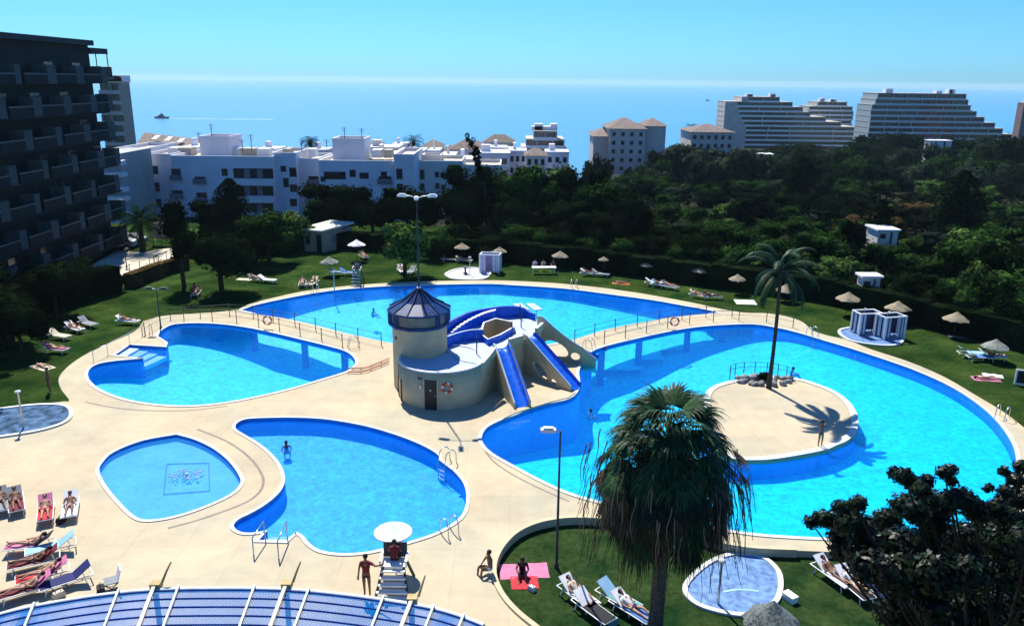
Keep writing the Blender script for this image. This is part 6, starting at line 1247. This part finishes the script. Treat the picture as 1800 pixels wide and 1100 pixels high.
# rocks and low rail on the island round the palm foot
rg = random.Random(6); pbz = P(1340, 672, DZ)
t = thing('planting_ring', 'low dark railing round the stones at the foot of the island palm', 'railing', (pbz.x, pbz.y, DZ))
for k in range(9): a = math.pi*(.0+1.0*k/8); x, y = 2.15*math.cos(a), 1.35*math.sin(a)+.5; mb = MB(); mb.cyl((x, y, 0), (x, y, .85), .03, n=6); mb.build('post', M_rail, t)
for z in (.5, .82): mb = MB(); mb.tube([(2.15*math.cos(math.pi*k/16), 1.35*math.sin(math.pi*k/16)+.5, z) for k in range(17)], .018, 5); mb.build('rail', M_rail, t)
M_rock = mat('grey_stone', (.22, .22, .22), .9, .4, scale=3, bump=.5)
rp = []
for v_ in range(4): mb = MB(); mb.ell((0, 0, .12), (.26, .2, .17), 8, 5, 0, .18, rg); rp.append(mb.build('stone', M_rock))
for k in range(46):
    a = rg.uniform(0, 6.283); q = rg.random()**.5; x, y = pbz.x+.15+2.0*q*math.cos(a), pbz.y+.3+1.1*q*math.sin(a); pr0 = rp[k % 4]
    o = pr0 if k < 4 else pr0.copy()
    if k >= 4: COL.objects.link(o)
    o.location = (x, y, DZ-.02); o.rotation_euler.z = a; s_ = rg.uniform(.6, 1.3); o.scale = (s_,)*3; tag(o, 'grey stone in the ring round the foot of the island palm', 'stone', 'stones round the foot of the island palm')
t = thing('shrub', 'small dark shrub at the foot of the island palm', 'plant', (pbz.x+.2, pbz.y+.3, DZ)); mb = MB(); cloud(mb, [(0, 0, .3, .5, .4, .35)], 260, .16, rg); mb.build('foliage', L_dark, t); mb = MB(); mb.cyl((0, 0, -.05), (0, 0, .3), .03); mb.build('stem', M_trunk, t)
# straw parasols on the far and right lawns
PL = [(628, 421, 452, 30, 'w', 'white scalloped parasol just right of the service hut'), (580, 451, 478, 32, 'g', 'greenish thatched parasol on the lawn below the service hut'), (812, 427, 452, 27, 't', 'straw parasol at the far hedge, right of the small pale green tree'), (878, 434, 458, 26, 't', 'straw parasol at the far hedge behind the lilac shower screen'), (984, 441, 466, 30, 't', 'straw parasol behind the white table on the far lawn'),
      (1060, 451, 476, 18, 't', 'small straw parasol in the shade right of the white table'), (1137, 458, 482, 26, 't', 'straw parasol in the shade above the bright umbrella group'), (1229, 466, 494, 32, 't', 'straw parasol by the hedge left of the date palm'), (1294, 482, 510, 30, 't', 'straw parasol partly behind the lower fronds of the date palm'), (1380, 499, 524, 38, 't', 'straw parasol by the hedge directly behind the date palm trunk'),
      (1487, 513, 548, 42, 't', 'straw parasol by the hedge above the left shower screen'), (1574, 529, 562, 43, 't', 'tan straw parasol directly behind the right shower screen'), (1676, 548, 585, 44, 't', 'straw parasol farthest right along the hedge'), (1745, 596, 628, 46, 'g', 'greenish parasol over the blue loungers at the right')]
for i, (u, vt, vb, wp_, k, lb) in enumerate(PL):
    b = P(u, vb+6, 0); h = zat(b, vt); r = wp_/2*mpp((b.x, b.y, h)); parasol('straw_parasol', lb, (b.x, b.y, 0), h, r, {'t': M_thatch, 'g': M_thatchg, 'w': CLOTH['white']}[k], r*.55, .04, .10, i, pole=M_trunk, group='straw parasols on the lawns')
b = P(1352, 1130, ZN); h = zat(b, 1056)-ZN; parasol('straw_parasol', 'grey weathered straw parasol at the bottom edge right of the fan palm', (b.x, b.y, ZN), h, 50*mpp((b.x, b.y, 2)), mat('weathered_thatch', (.13, .155, .15), .95, .5, scale=9, bump=.8), .8, .12, .07, 40, pole=M_trunk, n=26)
# loungers and sunbathers on the far lawns
FL = [(452, 495, 80, 'grey', 'grey lounger with a white towel on the far lawn left of the guard chair', 'p'), (470, 497, 75, 'white', 'white lounger beside the grey one on the far lawn', ''), (532, 503, 10, 'black', 'dark lounger near the far rim at the left', 'p'), (550, 502, -8, 'cream', 'cream lounger near the far rim at the left', 'p'), (594, 484, 85, 'sky', 'pale blue lounger below the greenish parasol', ''), (612, 484, 80, 'blue', 'blue lounger beside the pale blue one', ''),
      (640, 455, 30, 'black', 'dark lounger under the white scalloped parasol', 'p'), (672, 441, 60, 'white', 'white lounger by the far hedge left of the mast', ''), (688, 443, -30, 'pink', 'pink lounger by the far hedge left of the mast', 'p'), (706, 480, 20, 'white', 'white lounger in the shade of the small pale green tree', 'p'), (722, 482, -15, 'grey', 'grey lounger in the shade of the small pale green tree', ''),
      (790, 460, 85, 'black', 'dark lounger by the far hedge right of the mast', ''), (815, 462, 75, 'cream', 'cream lounger by the far hedge under the straw parasol', 'p'), (1035, 485, 80, 'white', 'white lounger at the edge of the shade on the far lawn', 'p'), (1055, 486, 70, 'grey', 'grey lounger at the edge of the shade on the far lawn', ''), (1160, 506, 60, 'sky', 'pale blue lounger in the group above the right bridge', 'p'), (1176, 508, 50, 'grey', 'grey lounger in the group above the right bridge', 'p'), (1150, 502, 80, 'white', 'white lounger at the left of the group above the right bridge', ''),
      (1228, 524, 60, 'cream', 'cream lounger left of the white sheet on the right lawn', 'p'), (1250, 526, 80, 'black', 'dark lounger left of the white sheet on the right lawn', 'p'), (1706, 627, 85, 'sky', 'pale blue lounger in the row under the greenish parasol', ''), (1722, 634, 85, 'blue', 'blue lounger in the row under the greenish parasol', ''), (1742, 632, 80, 'white', 'white lounger in the row under the greenish parasol', 'p'),
      (105, 596, 70, 'cream', 'cream lounger at the edge of the shade on the left lawn', ''), (132, 583, 60, 'white', 'white lounger at the edge of the shade on the left lawn', 'p'), (155, 574, 60, 'grey', 'grey lounger nearest the court on the left lawn', ''), (98, 620, 80, 'pink', 'pink lounger in the lit patch of the left lawn', 'p'), (225, 570, 80, 'white', 'white lounger alone near the left foot bridge', 'p'), (345, 520, 10, 'black', 'dark lounger under the spreading dark tree', 'p')]
for i, (u, v, a, c, lb, pp) in enumerate(FL):
    o, b = lounger(lb, u, v, a, c, 0.0)
    if pp: on_lounger(o, 'sunbather on the '+lb.replace(' on the far lawn', ''), wear=(('brief', 'shorts')[i % 2], ('black', 'navy', 'red', 'white')[i % 4]), sk=(M_skin, M_skind)[i % 2], hair=(M_hair, M_hairb)[i % 2])
def mat_person(u, v, a, c, lb, lp): towel('towel', lb, u, v, a, c, 0.0, .9, 1.8); b = P(u, v, 0); person(lp, 'flat', (b.x, b.y, .0), R(a), 1, ('brief', 'black'), M_skin if u % 2 else M_skind)
mat_person(1092, 498, 70, 'orange', 'orange towel on the far lawn right of centre', 'person lying on the orange towel on the far lawn'); mat_person(1733, 666, 80, 'pink', 'pink towel on the lawn below the blue loungers', 'person lying on the pink towel below the blue loungers'); mat_person(75, 645, 60, 'cream', 'cream towel on the shaded left lawn', 'person lying on the cream towel on the shaded left lawn')
towel('ground_sheet', 'white sheet lying on the right lawn behind the right foot bridge', 1310, 531, 85, 'white', 0.0, 1.6, 1.9); towel('towel', 'white towel near the first group on the right lawn', 1745, 660, 70, 'white', 0.0, .7, 1.3)
towel('towel', 'cream towel spread left of the guard chair', 430, 491, 80, 'cream', 0, .8, 1.6)
b = P(88, 690, 0); person('person in pale trunks standing on the left lawn in the shade by the deck corner', 'stand', (b.x, b.y, 0), R(-40), 1, ('shorts', 'white'), M_skind)
b = P(338, 520, 0); person('person standing beside the dark lounger under the spreading dark tree', 'crouch', (b.x, b.y, 0), R(70), 1, ('shorts', 'grey'), M_skind)
b = P(627, 502, 0); guard_chair('dark lifeguard chair with pale steps on the far rim of the back pool', (b.x, b.y+.6, 0), 0, 1.0, M_floorw, 1.5); person('lifeguard sitting on the far dark guard chair', 'sit', (b.x, b.y+.65, 1.53), R(0), 1, ('shorts', 'red'), M_skind, ('shirt', 'grey'))
shower('slim white shower post on the far rim left of the guard chair', 588, 512, 478, 0.0)
# white table on the far lawn
b = P(956, 481, 0); t = thing('picnic_table', 'long white table on the far lawn', 'table', b, R(4)); mb = MB(); mb.box((0, 0, .72), (2.6, .8, .05)); mb.build('table_top', M_white, t)
for x in (-1.15, 1.15):
    for y in (-.3, .3): mb = MB(); mb.cyl((x, y, 0), (x, y, .7), .035, n=6); mb.build('leg', M_white, t)
for i, (u, c) in enumerate(((940, 'white'), (955, 'cream'), (972, 'black'))): b = P(u, 475, 0); person(['person in white behind the left end of the long white table', 'person in cream behind the middle of the long white table', 'person in black behind the right end of the long white table'][i], 'sitground', (b.x, b.y, .35), 0, 1, ('shorts', c), M_skin, ('shirt', c))
# dark waste bin and white frame at the right edge
b = P(1796, 678, 0); t = thing('notice_frame', 'white framed dark board at the right picture edge', 'board', b, R(-20)); mb = MB(); mb.box((0, 0, .62), (1.0, .08, 1.1)); mb.build('frame', M_white, t); mb = MB(); mb.box((0, -.03, .64), (.76, .08, .86)); mb.build('panel', M_black, t)
for u, v, lb in ((158, 640, 'low dark spotlight on the left lawn'), (40, 650, 'white bag in the shade of the left lawn')): pass
# white garden houses glimpsed in the wood
def cottage(label, u, v, Y, w, h, d=4, nm='garden_house'):
    p = W(u, v, Y); t = thing(nm, label, 'shed', (p.x, Y, p.z-h), 0); mb = MB(); mb.b3(p.x-w/2, p.x+w/2, Y, Y+d, p.z-h, p.z); mb.build('wall', M_bwarm, t, world=True); mb = MB(); mb.b3(p.x-w/2-.2, p.x+w/2+.2, Y-.2, Y+d+.2, p.z, p.z+.18); mb.build('roof', M_bal, t, world=True)
    mb = MB(); mb.b3(p.x+w*.12, p.x+w*.22, Y-.04, Y+.0, p.z-h, p.z-.15); mb.build('door', M_dgrey, t, world=True); win(t, p.x-w*.25, p.z-.6, .5, .4, Y)
cottage('small white garden house glimpsed among the dark trees above the left shower screen', 1562, 406, 88, 2.2, 2.2, 3)
cottage('small pale garden house in the wood left of the fir shaped cypress', 1533, 488, 71.5, 1.6, 1.2, 1.2)
cottage('white flat roofed pavilion before the green tinted slab block', 1655, 248, 270, 7, 9); cottage('low white pavilion below the tall slab block', 1345, 272, 240, 5, 9)
# pale bow of wake boards: umbrella stand near the loungers at right
towel('towel', 'grey towel lying in the shade right of the right shower screen', 1690, 592, 70, 'grey', 0.0, .8, 2.0)

# lines and a little jet in the children's pool
L = [P(u, v, -.24) for u, v in [(293, 815), (367, 813), (368, 862), (288, 868)]]; mb = MB(); 
for i in range(4): mb.beam(L[i], L[(i+1) % 4], .045, .02)
struct(mb, 'pool_floor_line', mat('navy_tile_line', (.01, .05, .25), .6))
b = P(328, 834, -.08); t = thing('water_jet', 'small spraying water jet in the middle of the almond shaped children pool', 'fountain', (b.x, b.y, -.25)); mb = MB(); mb.cyl((0, 0, 0), (0, 0, .25), .06); mb.build('nozzle', M_steel, t)
rg = random.Random(8); mb = MB(); M_foam = mat('white_foam', (.6, .72, .78), .6, .1)
for k in range(120): a = rg.uniform(0, 6.283); q = rg.random()**.6; mb.ell((math.cos(a)*q*.95, math.sin(a)*q*.7, .19+max(0, .5*(1-q*2))*rg.random()), rg.uniform(.02, .055), 5, 3)
tag(mb.build('spray', M_foam, t), kind='stuff')
